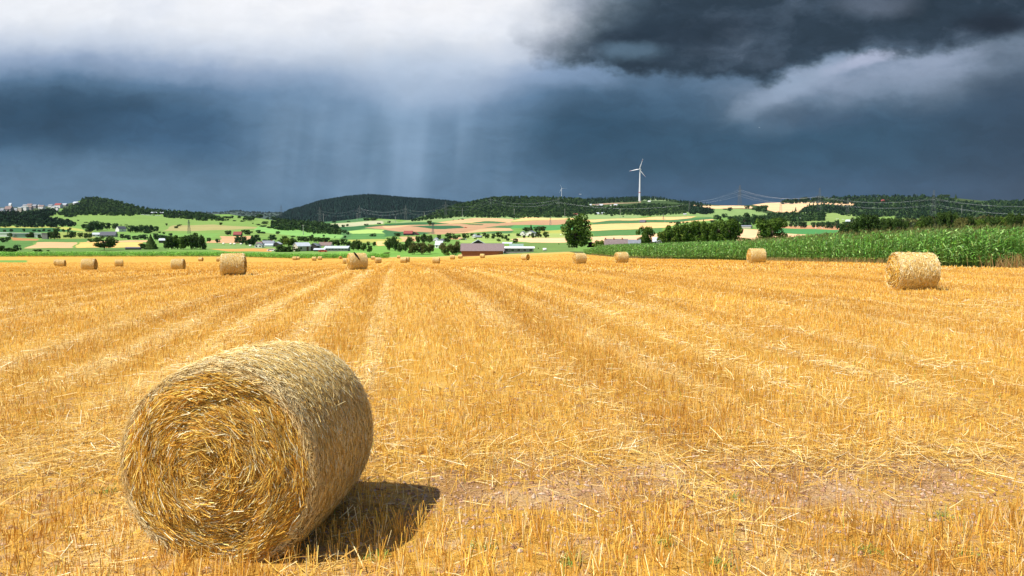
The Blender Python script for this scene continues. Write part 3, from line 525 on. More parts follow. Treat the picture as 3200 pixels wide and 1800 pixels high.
# ------------------------------------------------------------------ individual trees
row(1, [(80,760,810,50),(200,750,805,50),(415,750,805,45),(595,760,800,60),(685,765,805,50),(765,750,800,45),(855,760,800,50)], 'in the row above the flat white sheds', 'small trees above the sheds', 'blue')
row(1, [(1018,718,745,55,'bush'),(1020,745,800,45),(1110,750,815,45),(1190,750,800,40),(1225,730,775,40)], 'along the yellow strip left of the oak', 'small trees by the yellow strip', 'blue')
row(1, [(205,820,900,110),(270,850,905,60),(365,840,895,50),(475,840,905,55),(555,805,905,95),(690,850,925,60)], 'in front of the flat white sheds', 'trees in front of the sheds')
row(1, [(880,790,930,90),(950,750,935,110),(1010,820,935,80),(1135,855,910,60),(1225,790,915,100),(1290,800,915,90),(1400,810,910,80,None,'green'),(1500,820,920,70),(1575,830,920,70)], 'between the sheds and the slate roofed farm', 'trees beside the far left fields')
row(1, [(1480,660,760,120),(1560,680,820,140),(1620,610,790,140),(1690,600,790,160),(1770,640,780,110),(1870,645,770,110),(2005,645,770,100)], 'in the clump behind the slate roofed farm', 'clump behind the far farm', 'blue')
row(1, [(-60,1020,1160,120),(30,1040,1160,100),(180,1060,1165,190,'bush'),(300,1025,1140,110,None,'blue'),(670,1095,1150,140,'bush'),(840,1115,1145,50,'bush')], 'behind the maize strip at the far left', 'growth behind the maize at the far left')
row(1, [(60,900,990,110),(150,890,960,90)], 'below the white sheds', 'trees below the sheds', 'blue')
row(1, [(1815,865,1125,400,'oak')], 'alone behind the maize strip by the striped golden field', None)
row(1, [(1360,590,615,40,'bush'),(1500,625,650,55,'bush'),(2110,675,695,40,'bush'),(2195,672,692,50,'bush')], 'on the bright pasture below the wooded knoll', 'bushes on the bright pasture', 'blue')
row(1, [(2130,840,930,80),(2215,850,930,70)], 'right of the slate roofed farm', 'trees right of the far farm', 'blue')
row(2, [(15,860,945,70),(130,870,950,110),(230,845,940,80),(300,845,940,80)], 'behind the striped golden field', 'trees behind the golden field', 'blue')
row(2, [(480,830,960,90),(550,795,830,40),(580,850,960,140),(625,805,850,45),(660,860,960,100),(740,825,870,70)], 'around the dark shed with the pale roof', 'trees around the dark shed', 'blue')
row(2, [(40,690,820,120),(130,685,820,120),(220,685,820,120),(310,685,825,120),(330,780,840,100),(390,690,830,120),(490,705,810,90)], 'in the long grove on the left pasture', 'long grove on the left pasture', 'blue')
row(2, [(290,980,1110,190,'bush'),(400,860,1110,230,'conifer')], 'standing right of the low dark shed', 'pair right of the low shed')
row(2, [(700,930,1110,130),(760,850,1110,180),(860,870,1110,160,None,'green'),(960,870,1115,180,None,'green'),(1100,835,1115,220),(1200,830,1110,160),(1290,870,1115,150,'tall')], 'in the big dark grove behind the maize', 'big dark grove behind the maize')
row(2, [(1410,900,985,75),(1560,920,995,75)], 'between the big grove and the pink field', 'lone trees by the pink field')
row(2, [(670,655,700,35),(840,700,750,60),(895,668,705,70,'bush'),(1620,640,690,55)], 'out on the bright left pasture', 'lone trees on the left pasture')
row(2, [(1745,775,870,95),(2000,770,820,60),(2070,765,870,110),(2140,790,830,60)], 'beside the little red roofed barn', 'trees beside the little red barn')
row(2, [(1900,860,1010,90),(2000,870,1020,130),(2110,920,1050,140),(2180,870,1050,110)], 'below the little red roofed barn', 'trees below the little red barn', 'blue')
row(2, [(1690,530,580,90),(1750,530,580,90),(1810,520,570,60),(1850,595,620,60,'bush'),(1935,520,575,55),(2000,600,630,90,'bush'),(2050,520,610,90),(2110,530,620,100),(2170,520,600,90),(2175,640,665,30,'bush')], 'on the pale knoll beside the dark hill', 'trees on the pale knoll', 'blue')
row(2, [(1020,535,556,40,'bush'),(1330,500,560,110),(1420,495,580,110),(1480,500,590,100),(1550,515,590,90),(1620,560,605,70,'bush'),(1720,575,610,80,'bush')], 'along the hedge above the left pasture', 'hedge above the left pasture', 'blue')
row(3, [(155,610,670,120,'bush'),(310,530,600,90),(200,540,570,60,'bush'),(40,660,690,70,'bush'),(130,680,720,110,'bush'),(230,700,745,80,'bush'),(60,500,560,130)], 'on the slope left of the dark wood', 'growth left of the dark wood', 'blue')
row(3, [(40,770,840,80),(120,790,835,80,'bush'),(380,790,845,70)], 'on the green slope above the left farm', 'trees above the left farm', 'blue')
row(3, [(20,850,980,110),(150,930,970,80),(250,880,980,80),(290,850,960,120)], 'behind the left farm sheds', 'trees behind the left farm', 'blue')
row(3, [(450,1010,1155,250,'bush'),(480,880,1040,160,None,'green'),(560,1030,1155,230,'bush'),(560,900,1060,140,None,'light'),(650,910,1060,130,None,'green'),(730,1070,1150,90,'bush')], 'in the thicket left of the stone barn', 'thicket left of the stone barn')
row(3, [(780,870,980,120),(870,880,980,120),(960,870,980,110),(1050,890,990,130),(1140,900,990,120),(1230,900,1000,120),(1350,935,1050,120),(1440,940,1050,110),(1530,920,1050,110)], 'in the belt behind the stone barn', 'belt behind the stone barn')
row(3, [(640,868,900,70),(980,850,890,40),(1010,780,850,45),(1180,850,895,40),(1375,880,905,30,'bush'),(1550,870,915,50)], 'on the dark green slope in the middle', 'small trees on the middle slope', 'blue')
row(3, [(1540,760,840,70),(1600,800,855,50),(2040,815,885,120,'bush')], 'at the end of the dark wood', 'trees at the end of the wood', 'blue')
row(3, [(1620,960,1110,100),(1700,960,1130,110),(1780,940,1130,150),(1880,990,1140,90),(1955,970,1050,60),(1985,1045,1170,90),(2060,970,1060,60)], 'behind the bale that carries the bird', 'trees behind the bird bale')
row(3, [(1360,610,645,80,'bush'),(1520,680,730,60),(1610,610,635,60,'bush'),(1590,665,715,40),(1930,560,615,110),(2050,550,610,120),(1925,655,695,70,'bush'),(2140,640,670,70,'bush')], 'among the fields below the dark hill', 'small growth below the dark hill', 'blue')
row(4, [(90,890,1130,150),(200,890,1140,160),(240,830,890,80),(290,1000,1160,130),(380,970,1150,100),(450,880,1080,130),(590,860,1010,80),(690,840,1000,110),(790,860,1000,130)], 'in the grove left of the brick barn', 'grove left of the brick barn')
row(4, [(50,1150,1195,110,'bush'),(500,990,1200,160),(650,980,1200,200),(800,1000,1180,150),(1050,1000,1200,170),(1100,1150,1215,90,'bush','light'),(1200,1000,1210,200),(1290,970,1195,130)], 'in the greyish thicket beside the brick barn', 'greyish thicket beside the brick barn', 'olive')
row(4, [(960,850,950,80),(1100,900,1000,110),(1150,820,930,160),(1250,860,940,120),(1310,850,900,50),(1415,825,920,130),(1535,830,880,70),(1590,905,935,50,'bush'),(1640,830,890,60)], 'behind the white roofed village houses', 'trees behind the white houses')
row(4, [(1745,815,890,60),(1795,835,930,70),(1905,830,930,70),(2000,805,915,100),(2000,920,980,60),(2065,850,930,50),(2125,860,940,60),(2155,910,970,60),(2175,840,880,40)], 'in the orchard above the brick barn', 'orchard above the brick barn')
row(4, [(790,605,695,80),(850,640,690,45)], 'on the dark green lens of a field', 'pair on the dark green field')
row(4, [(90,612,650,55),(600,598,616,40,'bush'),(655,588,604,22,'bush'),(1207,588,604,22,'bush'),(1300,580,594,24,'bush'),(1365,568,592,50,'bush'),(230,820,880,110)], 'strung along the brown field edges', 'bushes on the brown field edges', 'blue')
row(5, [(110,830,890,80),(210,855,920,50),(260,720,810,130),(290,865,900,35),(330,690,800,90,'conifer'),(370,820,915,85),(460,795,910,100),(480,700,810,200),(590,795,910,90)], 'around the white twin gabled farmhouse', 'trees around the white farmhouse')
row(5, [(60,920,1010,90),(815,1003,1024,24,'bush'),(458,1075,1100,22,'bush')], 'in the meadow behind the round bales', 'growth in the meadow')
row(5, [(300,505,545,50,'bush'),(430,515,550,70,'bush'),(515,520,545,20,'bush'),(610,515,556,35,'bush'),(800,490,560,90),(940,455,540,120),(1735,485,540,50),(1935,525,548,28,'bush')], 'at the foot of the wooded hill', 'growth at the foot of the hill', 'blue')
row(5, [(1135,515,1145,560,'tall','green',385)], 'towering at the end of the stubble field', None)
row(5, [(1400,960,1125,200,'bush','purple',385),(1520,930,1110,200,'bush','light',375)], 'right beside the towering tree', 'bushes beside the towering tree')
row(6, [(100,700,1030,290,'round','green',330)], 'between the grey farm roofs above the maize', None)
row(6, [(255,950,1030,110,'bush','dark',330)], 'under the lone tree between grey roofs', None)
row(6, [(520,637,658,28,'bush'),(548,625,655,30,'bush'),(600,622,650,30,'bush'),(650,620,685,55),(695,630,672,40),(755,628,665,38),(815,625,662,45),(1105,585,640,35,'conifer')], 'in the line along the pale stubble slope', 'line along the pale slope', 'blue')
row(6, [(1355,500,610,120),(1470,485,560,100),(1280,590,640,120,'bush'),(1700,500,680,140),(1830,480,740,180),(1900,560,740,140),(1980,480,690,120),(2060,520,680,140),(2150,500,680,140),(1580,530,640,120)], 'in the belt behind the big green clump', 'belt behind the green clump', 'blue')
row(6, [(1480,395,420,70,'bush'),(1565,375,445,80),(1865,345,405,90),(1975,380,430,60),(2060,350,460,120),(2150,340,470,130)], 'on the upper pasture under the skyline', 'trees on the upper pasture', 'blue')
row(6, [(400,770,1010,190,None,'light'),(520,700,1010,240),(660,740,1020,260,None,'light'),(720,640,1010,260),(860,640,1010,280),(1020,600,1010,280),(1190,610,1000,280),(1360,600,990,270),(1530,545,980,330),(1660,660,970,230),(1450,760,990,260)], 'in the big green clump above the maize', 'big green clump above the maize', 'green', 'round', 320)
row(6, [(1825,880,980,190,'bush','olive',300)], 'right of the big green clump above the maize', None)
row(7, [(50,530,940,520,'round','green',265)], 'standing alone right of the big green clump', None)
row(7, [(480,375,450,40),(720,310,420,75),(785,300,420,60),(850,315,420,60),(930,290,420,80),(965,292,420,60),(1045,310,390,50),(1130,295,400,75),(430,425,455,22)], 'in the row of spruces below the pink hill', 'spruces below the pink hill', 'blue', 'conifer')
row(7, [(405,615,725,75),(475,620,735,75),(570,600,740,100),(635,620,740,75),(785,635,740,75),(875,625,740,90),(950,620,730,75),(1030,615,750,95),(1068,620,750,75),(1115,625,755,70),(1200,590,765,90),(1245,650,770,85),(1330,625,710,80),(1385,620,710,90)], 'in the avenue along the brown strip', 'avenue along the brown strip', 'blue')
row(7, [(925,450,580,140)], 'at the right end of the pasture hedge', None, 'blue')
row(7, [(450,870,930,90),(530,865,920,70),(620,860,920,70),(720,840,910,80),(800,810,910,90),(890,820,910,110,None,'purple'),(970,790,910,80),(1070,780,900,200),(1200,790,890,130)], 'in the hedge rising behind the maize', 'hedge rising behind the maize', 'dark', 'bush', 290)
row(7, [(1300,740,880,150,'bush'),(1360,640,860,220),(1450,690,860,200),(1530,540,850,200),(1570,640,850,150,None,'green')], 'left of the round dark tree behind the maize', 'trees left of the round dark tree', 'dark', 'round', 280)
row(7, [(1770,460,850,360,'round','dark',250)], 'round and dense above the maize field', None)
row(7, [(1950,620,840,160),(2050,550,830,210),(2190,530,830,200)], 'right of the round dark tree', 'trees right of the round dark tree', 'dark', 'round', 255)
row(8, [(50,560,810,180,'round'),(190,600,760,90),(300,630,800,260,'bush','olive'),(440,600,780,200,None,'green'),(540,490,760,230),(520,690,790,240,'bush','olive'),(690,680,790,200,'bush','green'),(830,450,770,260),(860,700,790,200,'bush','light'),(970,440,770,260)], 'in the thicket above the maize', 'thicket above the maize', 'dark', 'round', 235)
row(8, [(1140,520,760,200,None,'olive'),(1100,630,770,260,'bush','olive'),(1290,500,740,140),(1300,620,770,260,'bush','olive'),(1460,540,740,170,None,'green'),(1500,620,770,260,'bush','olive'),(1680,490,740,240),(1650,640,760,200,'bush','olive'),(1860,520,720,240,None,'green'),(1860,600,740,280,'bush','olive')], 'in the hillside scrub above the maize', 'hillside scrub above the maize', 'dark', 'round', 215)
row(8, [(2060,430,720,220),(2060,540,720,180,'bush','olive'),(2190,470,720,180),(2230,560,730,160,'bush'),(2150,590,730,160,'bush','olive'),(2330,450,720,200),(2420,560,730,200,'bush','olive')], 'at the far right above the maize', 'scrub at the far right', 'dark', 'round', 200)
row(8, [(750,165,215,60),(870,155,210,150),(1040,150,230,45,'conifer')], 'alone on the right hand skyline', 'trees on the right hand skyline')
# ------------------------------------------------------------------ far-off woods (nobody could count the trees)
def forest(name, poly, n, hpx, wpx, cone, label, mt, tones, nf=34):
    q = topx(poly); x0, y0 = q.min(0); x1, y1 = q.max(0)
    xs = R.uniform(x0, x1, n * 6); ys = R.uniform(y0, y1, n * 6); mk = inpoly(xs, ys, q); xs, ys = xs[mk][:n], ys[mk][:n]
    py = np.maximum(ys + hpx * .6, ytop(xs) + .3); Y = Dof(py); a, _ = ray(xs, py); X = a * Y; Z = zt(X, Y)
    k = len(xs); h = hpx * Y / F * R.uniform(.75, 1.35, k); w = wpx * Y / F * R.uniform(.7, 1.3, k) / 2
    protos = []
    for i in range(4):
        p, nr = crown_pts('conifer' if cone else 'round', nf); nr = nr + np.array([0, 0, .2]); protos.append((p[:, None] + rot_quads(nf, .30, .8, nr) * np.array([1, 1, .6])).reshape(-1, 3))
    pr = np.array(protos)[R.integers(0, 4, k)]
    an = R.uniform(0, 6.28, k); ca, sa = np.cos(an)[:, None], np.sin(an)[:, None]
    vx = (pr[..., 0] * ca - pr[..., 1] * sa) * w[:, None] + X[:, None]; vy = (pr[..., 0] * sa + pr[..., 1] * ca) * w[:, None] + Y[:, None]
    vz = pr[..., 2] * h[:, None] + Z[:, None] - .1 * h[:, None]
    V_ = np.stack([vx, vy, vz], -1).reshape(-1, 3)
    tn = np.array(tones)[R.integers(0, len(tones), k)] * R.uniform(.75, 1.25, (k, 1)); cl = np.repeat(tn, nf * 4, 0) * np.repeat(R.uniform(.5, 1.5, (k * nf, 1)), 4, 0)
    cl = np.hstack([np.clip(cl, 0, 1), np.ones((len(cl), 1))])
    o = mesh_np(name, V_, np.arange(len(V_)).reshape(-1, 4), mt, False, None, cl); tag(o, label, 'wood', None, 'stuff'); return o
fmat = tinted('forest_leaves', (1, 1, 1), .8, .15, .04)
bl = [(.045, .09, .028), (.03, .065, .022), (.07, .125, .035), (.022, .05, .02)]
dk = [(.018, .045, .022), (.028, .062, .026), (.014, .034, .018)]
forest('wood', FOREST['leftwood'], 1500, 10, 9.5, False, 'dark wood covering the round knoll and ridge at left', fmat, bl)
forest('wood', FOREST['village'], 900, 12, 12, False, 'dark trees packed between and below the hillside village houses', fmat, dk)
forest('wood', FOREST['midwood'], 520, 12, 12, False, 'dark narrow wood crossing the green slope below the dark hill', fmat, bl)
forest('wood', FOREST['centre'], 4300, 9, 8, False, 'wood covering the long hill behind the central fields', fmat, bl, 26)
forest('wood', FOREST['ridge'], 900, 7, 6, True, 'thin dark wood along the skyline around the tall wind turbine', fmat, dk, 22)
forest('wood', FOREST['clump'], 90, 14, 11, False, 'small clump of wood at the top of the pale pasture', fmat, dk)
forest('wood', FOREST['right'], 3600, 10, 9, False, 'dark wood covering the hills on the right hand skyline', fmat, dk + bl[:1], 28)  # darker palette here stands in for cloud shadow on the wood
forest('wood', FOREST['hedge'], 420, 12, 12, False, 'thick leafy hedge crossing the pasture below the pink hill', fmat, bl)
forest('scrub', [(8, -600, 700), (8, 150, 600), (8, 600, 560), (8, 1000, 590), (8, 1500, 560), (8, 3600, 520), (8, 3600, 800), (8, -600, 800)], 1300, 17, 17, False, 'dark olive scrub filling the slope above the maize at right', fmat, [(.05, .07, .02), (.09, .10, .03), (.035, .05, .018), (.12, .12, .035)])
def hill_forest(name, HV_, k, h, w, label, tones):
    rows = HV_[1:16]; n, m_ = rows.shape[:2]
    i = (R.uniform(0, 1, k) ** .8 * (n - 1.001)); j = R.uniform(0, m_ - 1.001, k); i0 = i.astype(int); j0 = j.astype(int); fi = (i - i0)[:, None]; fj = (j - j0)[:, None]
    p = rows[i0, j0] * (1 - fi) * (1 - fj) + rows[i0 + 1, j0] * fi * (1 - fj) + rows[i0, j0 + 1] * (1 - fi) * fj + rows[i0 + 1, j0 + 1] * fi * fj
    a = np.arange(5) * 2 * math.pi / 5; ring = np.stack([np.cos(a), np.sin(a), 0 * a], 1)
    cone = np.vstack([ring, [[0, 0, 1.]]]); hh = h * R.uniform(.6, 1.3, (k, 1, 1)); ww = w * R.uniform(.7, 1.3, (k, 1, 1))
    V_ = cone[None] * np.concatenate([ww, ww, hh], 2) + p[:, None]
    T = (np.array([(i, (i + 1) % 5, 5) for i in range(5)])[None] + (np.arange(k) * 6)[:, None, None]).reshape(-1, 3)
    tn = np.array(tones)[R.integers(0, len(tones), k)] * R.uniform(.6, 1.3, (k, 1)); cl = np.hstack([np.repeat(tn, 6, 0), np.ones((k * 6, 1))])
    o = mesh_np(name, V_.reshape(-1, 3), None, fmat, False, None, cl, T); tag(o, label, 'wood', None, 'stuff')
hill_forest('wood', HV, 9000, 17, 8, 'dark spruce wood covering the whole distant hill', [(.009, .028, .022), (.013, .036, .027), (.007, .022, .018)])  # spruce tones kept extra dark to paint in the cloud's shadow
hill_forest('wood', HV2, 1500, 16, 14, 'faint dark woods along the far low skyline', [(.02, .04, .03)])
# ------------------------------------------------------------------ buildings
wallW = mat('white_render', (.72, .71, .69), .8, .06, 1.5); wallG = mat('grey_render', (.30, .28, .28), .8, .15, 1.); wallD = mat('dark_boards', (.05, .045, .045), .8, .3, 2.)
wallS = mat('pale_stone', (.46, .40, .34), .85, .25, 3., .4); wallB = mat('red_brick', (.26, .10, .05), .85, .25, 2.5, .3); wallGn = mat('pale_green_sheet', (.30, .42, .38), .6, .1, 1.)
roofG = mat('grey_roof', (.20, .22, .26), .6, .15, 1.2); roofL = mat('light_grey_roof', (.46, .50, .56), .5, .12, .8); roofB = mat('brown_tiles', (.20, .14, .13), .75, .3, 3., .4)
roofR = mat('red_tiles', (.24, .05, .045), .7, .25, 3., .3); roofD = mat('slate', (.085, .09, .115), .6, .2, 2.); roofW = mat('white_sheet_roof', (.75, .77, .8), .4, .06, 1.); roofM = mat('mauve_fibre_roof', (.21, .16, .165), .75, .22, 2.5, .4)
roofGn = mat('green_sheet_roof', (.26, .38, .34), .5, .1, 1.)
glass = mat('window_glass', (.02, .025, .03), .15, .1, 1.); frame = mat('window_frame', (.65, .64, .6), .6, .05, 1.); doorm = mat('door_boards', (.12, .07, .04), .7, .3, 3.)
NB = [0]
def house(k, x0, x1, yt, yb, rf, style, wall, roof, label, cat='house', name='house', deep=1., yaw=0., wins=0, door=False, chim=0, Y=None, group=None, detail=True):
    px0, pyt = cc(k, x0, yt); px1, pyb = cc(k, x1, yb); pxc = (px0 + px1) / 2
    if Y is None: b = hit(pxc, pyb)
    else:
        a, _ = ray(pxc, pyt); b = np.array([a * Y, Y, float(zt(a * Y, Y))])
    Y = b[1]; top = at(pxc, pyt, Y)[2]; H = top - b[2]; Wd = (px1 - px0) * Y / F; D = Wd * deep
    if style == 'front': D = max(Wd * deep, 6)
    # yaw fixes the visible width
    o = empty(name, b - np.array([0, 0, .3]), (yaw if yaw else (-.3 if Y > 480 else 0)) - math.atan2(b[0], b[1]), label=label, cat=cat, group=group)
    H += .3; hr = H * rf; hw = H - hr; ov = min(.5, Wd * .04); th = max(.18, H * .03)
    m = MB()
    if style == 'side':      # ridge runs left to right
        m.prism([(0, 0), (D, 0), (D, hw), (D / 2, H - th * 1.2), (0, hw)], -Wd / 2, Wd / 2)
        V_ = np.vstack(m.v); m.v = [np.stack([V_[:, 1], V_[:, 0], V_[:, 2]], 1)]
        r = MB(); dz = hr / (D / 2) * ov
        for s_ in (0, 1):
            y0, y1 = (-ov, D / 2) if s_ == 0 else (D + ov, D / 2)
            P0 = np.array([(-Wd / 2 - ov, y0, hw - dz), (Wd / 2 + ov, y0, hw - dz), (Wd / 2 + ov, y1, H), (-Wd / 2 - ov, y1, H)])
            r.add(np.vstack([P0, P0 + (0, 0, -th)]), [(0, 1, 2, 3), (7, 6, 5, 4), (0, 4, 5, 1), (1, 5, 6, 2), (2, 6, 7, 3), (3, 7, 4, 0)])
    elif style == 'front':   # gable towards the camera
        m.prism([(-Wd / 2, 0), (Wd / 2, 0), (Wd / 2, hw), (0, H - th * 1.2), (-Wd / 2, hw)], 0, D)
        r = MB(); dz = hr / (Wd / 2) * ov
        for s_ in (-1, 1):
            P0 = np.array([(s_ * (Wd / 2 + ov), -ov, hw - dz), (0, -ov, H), (0, D + ov, H), (s_ * (Wd / 2 + ov), D + ov, hw - dz)])
            r.add(np.vstack([P0, P0 + (0, 0, -th)]), [(0, 1, 2, 3), (7, 6, 5, 4), (0, 4, 5, 1), (1, 5, 6, 2), (2, 6, 7, 3), (3, 7, 4, 0)])
    else:                    # flat or low pent roof
        m.box(-Wd / 2, Wd / 2, 0, D, 0, hw); r = MB()
        r.prism([(-Wd / 2 - ov, hw), (Wd / 2 + ov, hw), (Wd / 2 + ov, H - hr * .3), (-Wd / 2 - ov, H)], -ov, D + ov)
    w = m.build('wall', wall, o); rr = r.build('roof', roof, o)
    for i in range(chim):
        c_ = MB(); x = Wd * (.28 - .38 * i); zz = H if style == 'side' else H - .2; yy_ = D / 2
        q_ = .2 if Y < 400 else .35; c_.box(x - q_, x + q_, yy_ - q_, yy_ + q_, zz - .8, zz + 1.5 * q_); c_.box(x - q_ * 1.2, x + q_ * 1.2, yy_ - q_ * 1.2, yy_ + q_ * 1.2, zz + 1.5 * q_, zz + 1.8 * q_); c_.build('chimney', wallB, rr)
    if wins:
        n = wins; ww = min(1.3, Wd / n * .4); z0 = hw * .38; z1 = min(z0 + 1.4, hw * .8)
        for i in range(n):
            x = -Wd / 2 + Wd * (i + .5) / n
            if door and i == n // 2: continue
            f_ = MB(); f_.box(x - ww / 2 - .1, x + ww / 2 + .1, -.06, .05, z0 - .1, z1 + .1); fo = f_.build('window', frame, o)
            p_ = MB(); p_.box(x - ww / 2, x - .04, -.09, -.02, z0, z1); p_.box(x + .04, x + ww / 2, -.09, -.02, z0, z1); p_.build('pane', glass, fo)
    if door:
        d_ = MB(); x = -Wd / 2 + Wd * (wins // 2 + .5) / max(wins, 1); dw = min(2.2, Wd * .16); dh = min(hw * .8, 3.)
        d_.box(x - dw / 2, x + dw / 2, -.07, .04, 0.02, dh + .3); d_.build('door', doorm, o)
    return o
V1 = 'on the left hillside village'
hs = [(0, 60, 410, 500, 'side', wallW, roofG), (70, 190, 378, 490, 'side', wallG, roofB), (232, 288, 415, 462, 'side', wallW, roofG), (315, 375, 395, 462, 'flat', wallS, roofW), (368, 462, 386, 440, 'flat', wallW, roofW), (470, 545, 372, 425, 'side', wallG, roofB),
      (392, 452, 348, 382, 'side', wallW, roofG), (458, 545, 335, 385, 'side', wallW, roofB), (560, 625, 350, 398, 'side', wallG, roofG), (650, 690, 345, 380, 'front', wallW, roofG), (660, 752, 360, 412, 'side', wallW, roofB), (830, 905, 348, 380, 'side', wallW, roofG),
      (885, 950, 372, 415, 'front', wallW, roofL), (940, 1052, 328, 392, 'side', wallW, roofR), (965, 1010, 395, 440, 'front', wallW, roofG), (1065, 1150, 333, 362, 'side', wallG, roofL), (1262, 1348, 300, 338, 'side', wallW, roofL), (150, 190, 325, 345, 'side', wallW, roofL), (-120, -40, 400, 470, 'side', wallW, roofR)]
wn = {id(wallW): 'white', id(wallG): 'grey', id(wallS): 'cream'}; rn = {id(roofG): 'grey', id(roofB): 'brown', id(roofL): 'pale', id(roofW): 'flat white', id(roofR): 'red'}
hs.sort(key=lambda q: q[0])
for i, (x0, x1, yt, yb, st, wl, rf) in enumerate(hs):
    pos = 'leftmost' if i == 0 else (f'{WORDS[i]} from the left' if i < 16 else f'{["third", "second", "first"][len(hs) - 1 - i - 0] if len(hs) - 1 - i < 3 else "fourth"} from the right')
    if i >= 16: pos = {16: 'third from the right', 17: 'second from the right', 18: 'rightmost'}[i]
    house(1, x0 - 4, x1 + 4, yt - 22, yb - 4, .36 if st != 'flat' else .15, st, wl, rf, f'{wn[id(wl)]} house with {rn[id(rf)]} roof, {pos} in the hillside village', deep=.6, yaw=-.75, wins=2, group='houses in the hillside village')
house(1, -260, 140, 812, 890, .18, 'flat', wallW, roofW, 'long flat white shed at the left frame edge', 'shed', 'shed', .5, yaw=-.5)
house(1, 235, 470, 822, 905, .14, 'flat', wallGn, roofW, 'flat pale green shed between two white sheds', 'shed', 'shed', .5)
house(1, 475, 600, 822, 905, .14, 'flat', wallD, roofW, 'dark fronted shed with a white flat roof edge', 'shed', 'shed', .6)
house(1, 605, 735, 822, 905, .14, 'flat', wallW, roofW, 'short white shed left of the grey box shed', 'shed', 'shed', .6)
house(1, 735, 822, 824, 932, .06, 'flat', wallG, roofG, 'grey box shaped shed at the right end of the sheds', 'shed', 'shed', 1.)
house(1, 1605, 1745, 818, 888, .4, 'side', wallW, roofL, 'white cottage with pale roof left of a slate roofed farm barn', 'house', 'house', .7, wins=2, chim=1)
house(1, 1745, 1995, 800, 895, .6, 'side', wallG, roofD, 'long slate roofed farm barn behind the spreading oak', 'barn', 'barn', .6, wins=3)
house(1, 2068, 2210, 705, 800, .45, 'side', wallW, roofD, 'white gabled house at the foot of the bright pasture', 'house', 'house', .7, yaw=.6, wins=1)
house(2, 375, 612, 458, 500, .35, 'side', wallD, roofL, 'long low hall with pale roof on the left skyline', 'hall', 'hall', .5)
house(2, 860, 905, 490, 532, .5, 'front', wallW, roofD, 'tiny white chapel by the wood on the left skyline', 'chapel', 'chapel', 1.)
house(2, 1832, 1965, 800, 876, .6, 'side', wallD, roofR, 'little dark barn with a red roof beside the pink field', 'barn', 'barn', .7, door=True, wins=1)
house(2, 540, 702, 918, 1000, .35, 'side', wallD, roofL, 'dark shed with pale roof half behind the big grove', 'shed', 'shed', .5)
house(2, -40, 195, 1070, 1116, .3, 'side', wallD, roofD, 'low dark open shed between the oak and the conifer', 'shed', 'shed', .4)
house(2, 2205, 2330, 1000, 1080, .4, 'front', wallW, roofG, 'small white house at the left end of the left farm', 'house', 'house', .8, wins=2)
house(3, 0, 100, 978, 1072, .35, 'side', wallS, roofB, 'cream house with brown roof in the left farm', 'house', 'house', .8, wins=2, chim=1)
house(3, 100, 300, 958, 1062, .38, 'side', wallW, roofG, 'white farmhouse with grey roof in the left farm', 'house', 'house', .6, wins=3, chim=1)
house(3, 150, 290, 1010, 1064, .4, 'side', wallW, roofL, 'small white lean-to before the left farmhouse', 'shed', 'shed', .5)
house(3, 290, 415, 978, 1062, .4, 'front', wallD, roofL, 'dark gabled barn closing the left farm', 'barn', 'barn', 1.2)
house(3, 722, 965, 990, 1142, .36, 'side', wallS, roofL, 'tall pale stone barn with grey roof behind the maize strip', 'barn', 'barn', .8, yaw=.45, wins=2, door=True)
house(3, 930, 1060, 1000, 1140, .3, 'front', wallD, roofG, 'dark narrow barn joined to the tall stone barn', 'barn', 'barn', 1.)
house(3, 1085, 1300, 985, 1060, .62, 'side', wallW, roofB, 'white farmhouse with big brown roof behind the long low barn', 'house', 'house', .7, wins=2, chim=2)
house(3, 1030, 1095, 1010, 1095, .4, 'front', wallW, roofG, 'small white gabled annex left of the brown roofed farmhouse', 'house', 'house', 1., wins=1)
house(3, 1190, 1600, 1052, 1142, .32, 'side', wallG, roofL, 'long low grey barn with pale roof left of the bird bale', 'barn', 'barn', .4, wins=7)
house(3, 1005, 1200, 1090, 1146, .35, 'side', wallD, roofL, 'low open shed at the left end of the long barn', 'shed', 'shed', .4)
house(4, 338, 490, 786, 868, .5, 'side', wallD, roofR, 'dark barn with dull red roof on the middle slope', 'barn', 'barn', .6)
house(4, 470, 590, 808, 862, .6, 'front', wallD, roofR, 'low red gabled wing beside the dull red barn', 'barn', 'barn', .8)
house(4, 848, 930, 905, 965, .5, 'front', wallW, roofL, 'small white house with pale gable among the grove trees', 'house', 'house', .8, wins=1)
house(4, 885, 1012, 960, 1088, .5, 'side', wallW, roofL, 'white house with pale blue roof left of the brick barn', 'house', 'house', .8, wins=2, yaw=-.3)
house(4, 975, 1085, 925, 975, .55, 'side', wallW, roofD, 'dark roofed house behind the pale blue roof', 'house', 'house', .7, wins=1)
house(4, 1530, 1600, 842, 905, .5, 'front', wallW, roofL, 'white gabled house among the orchard trees', 'house', 'house', .8, wins=2)
house(4, 1590, 1695, 868, 908, .5, 'side', wallD, roofG, 'dark shed beside the orchard house', 'shed', 'shed', .6)
house(4, 1350, 1925, 940, 1030, .62, 'front', wallD, roofL, 'wide low gabled hall with pale roof behind the brick barn', 'hall', 'hall', .6, Y=430)
house(4, 1350, 2078, 1008, 1225, .50, 'side', wallB, roofM, 'long red brick barn with a mauve roof at the field end', 'barn', 'barn', .40, Y=360, wins=0)
house(4, 2085, 2605, 1062, 1215, .16, 'side', wallG, roofW, 'long grey shed with white roof right of the brick barn', 'shed', 'shed', .25, Y=368, wins=5)
house(4, 2060, 2200, 1060, 1110, .6, 'side', wallW, roofW, 'white roofed shed just behind the grey shed', 'shed', 'shed', .5, Y=420)
house(4, 2190, 2420, 1015, 1080, .6, 'side', wallG, roofGn, 'shed with a pale green roof behind the white roofed shed', 'shed', 'shed', .5, Y=450)
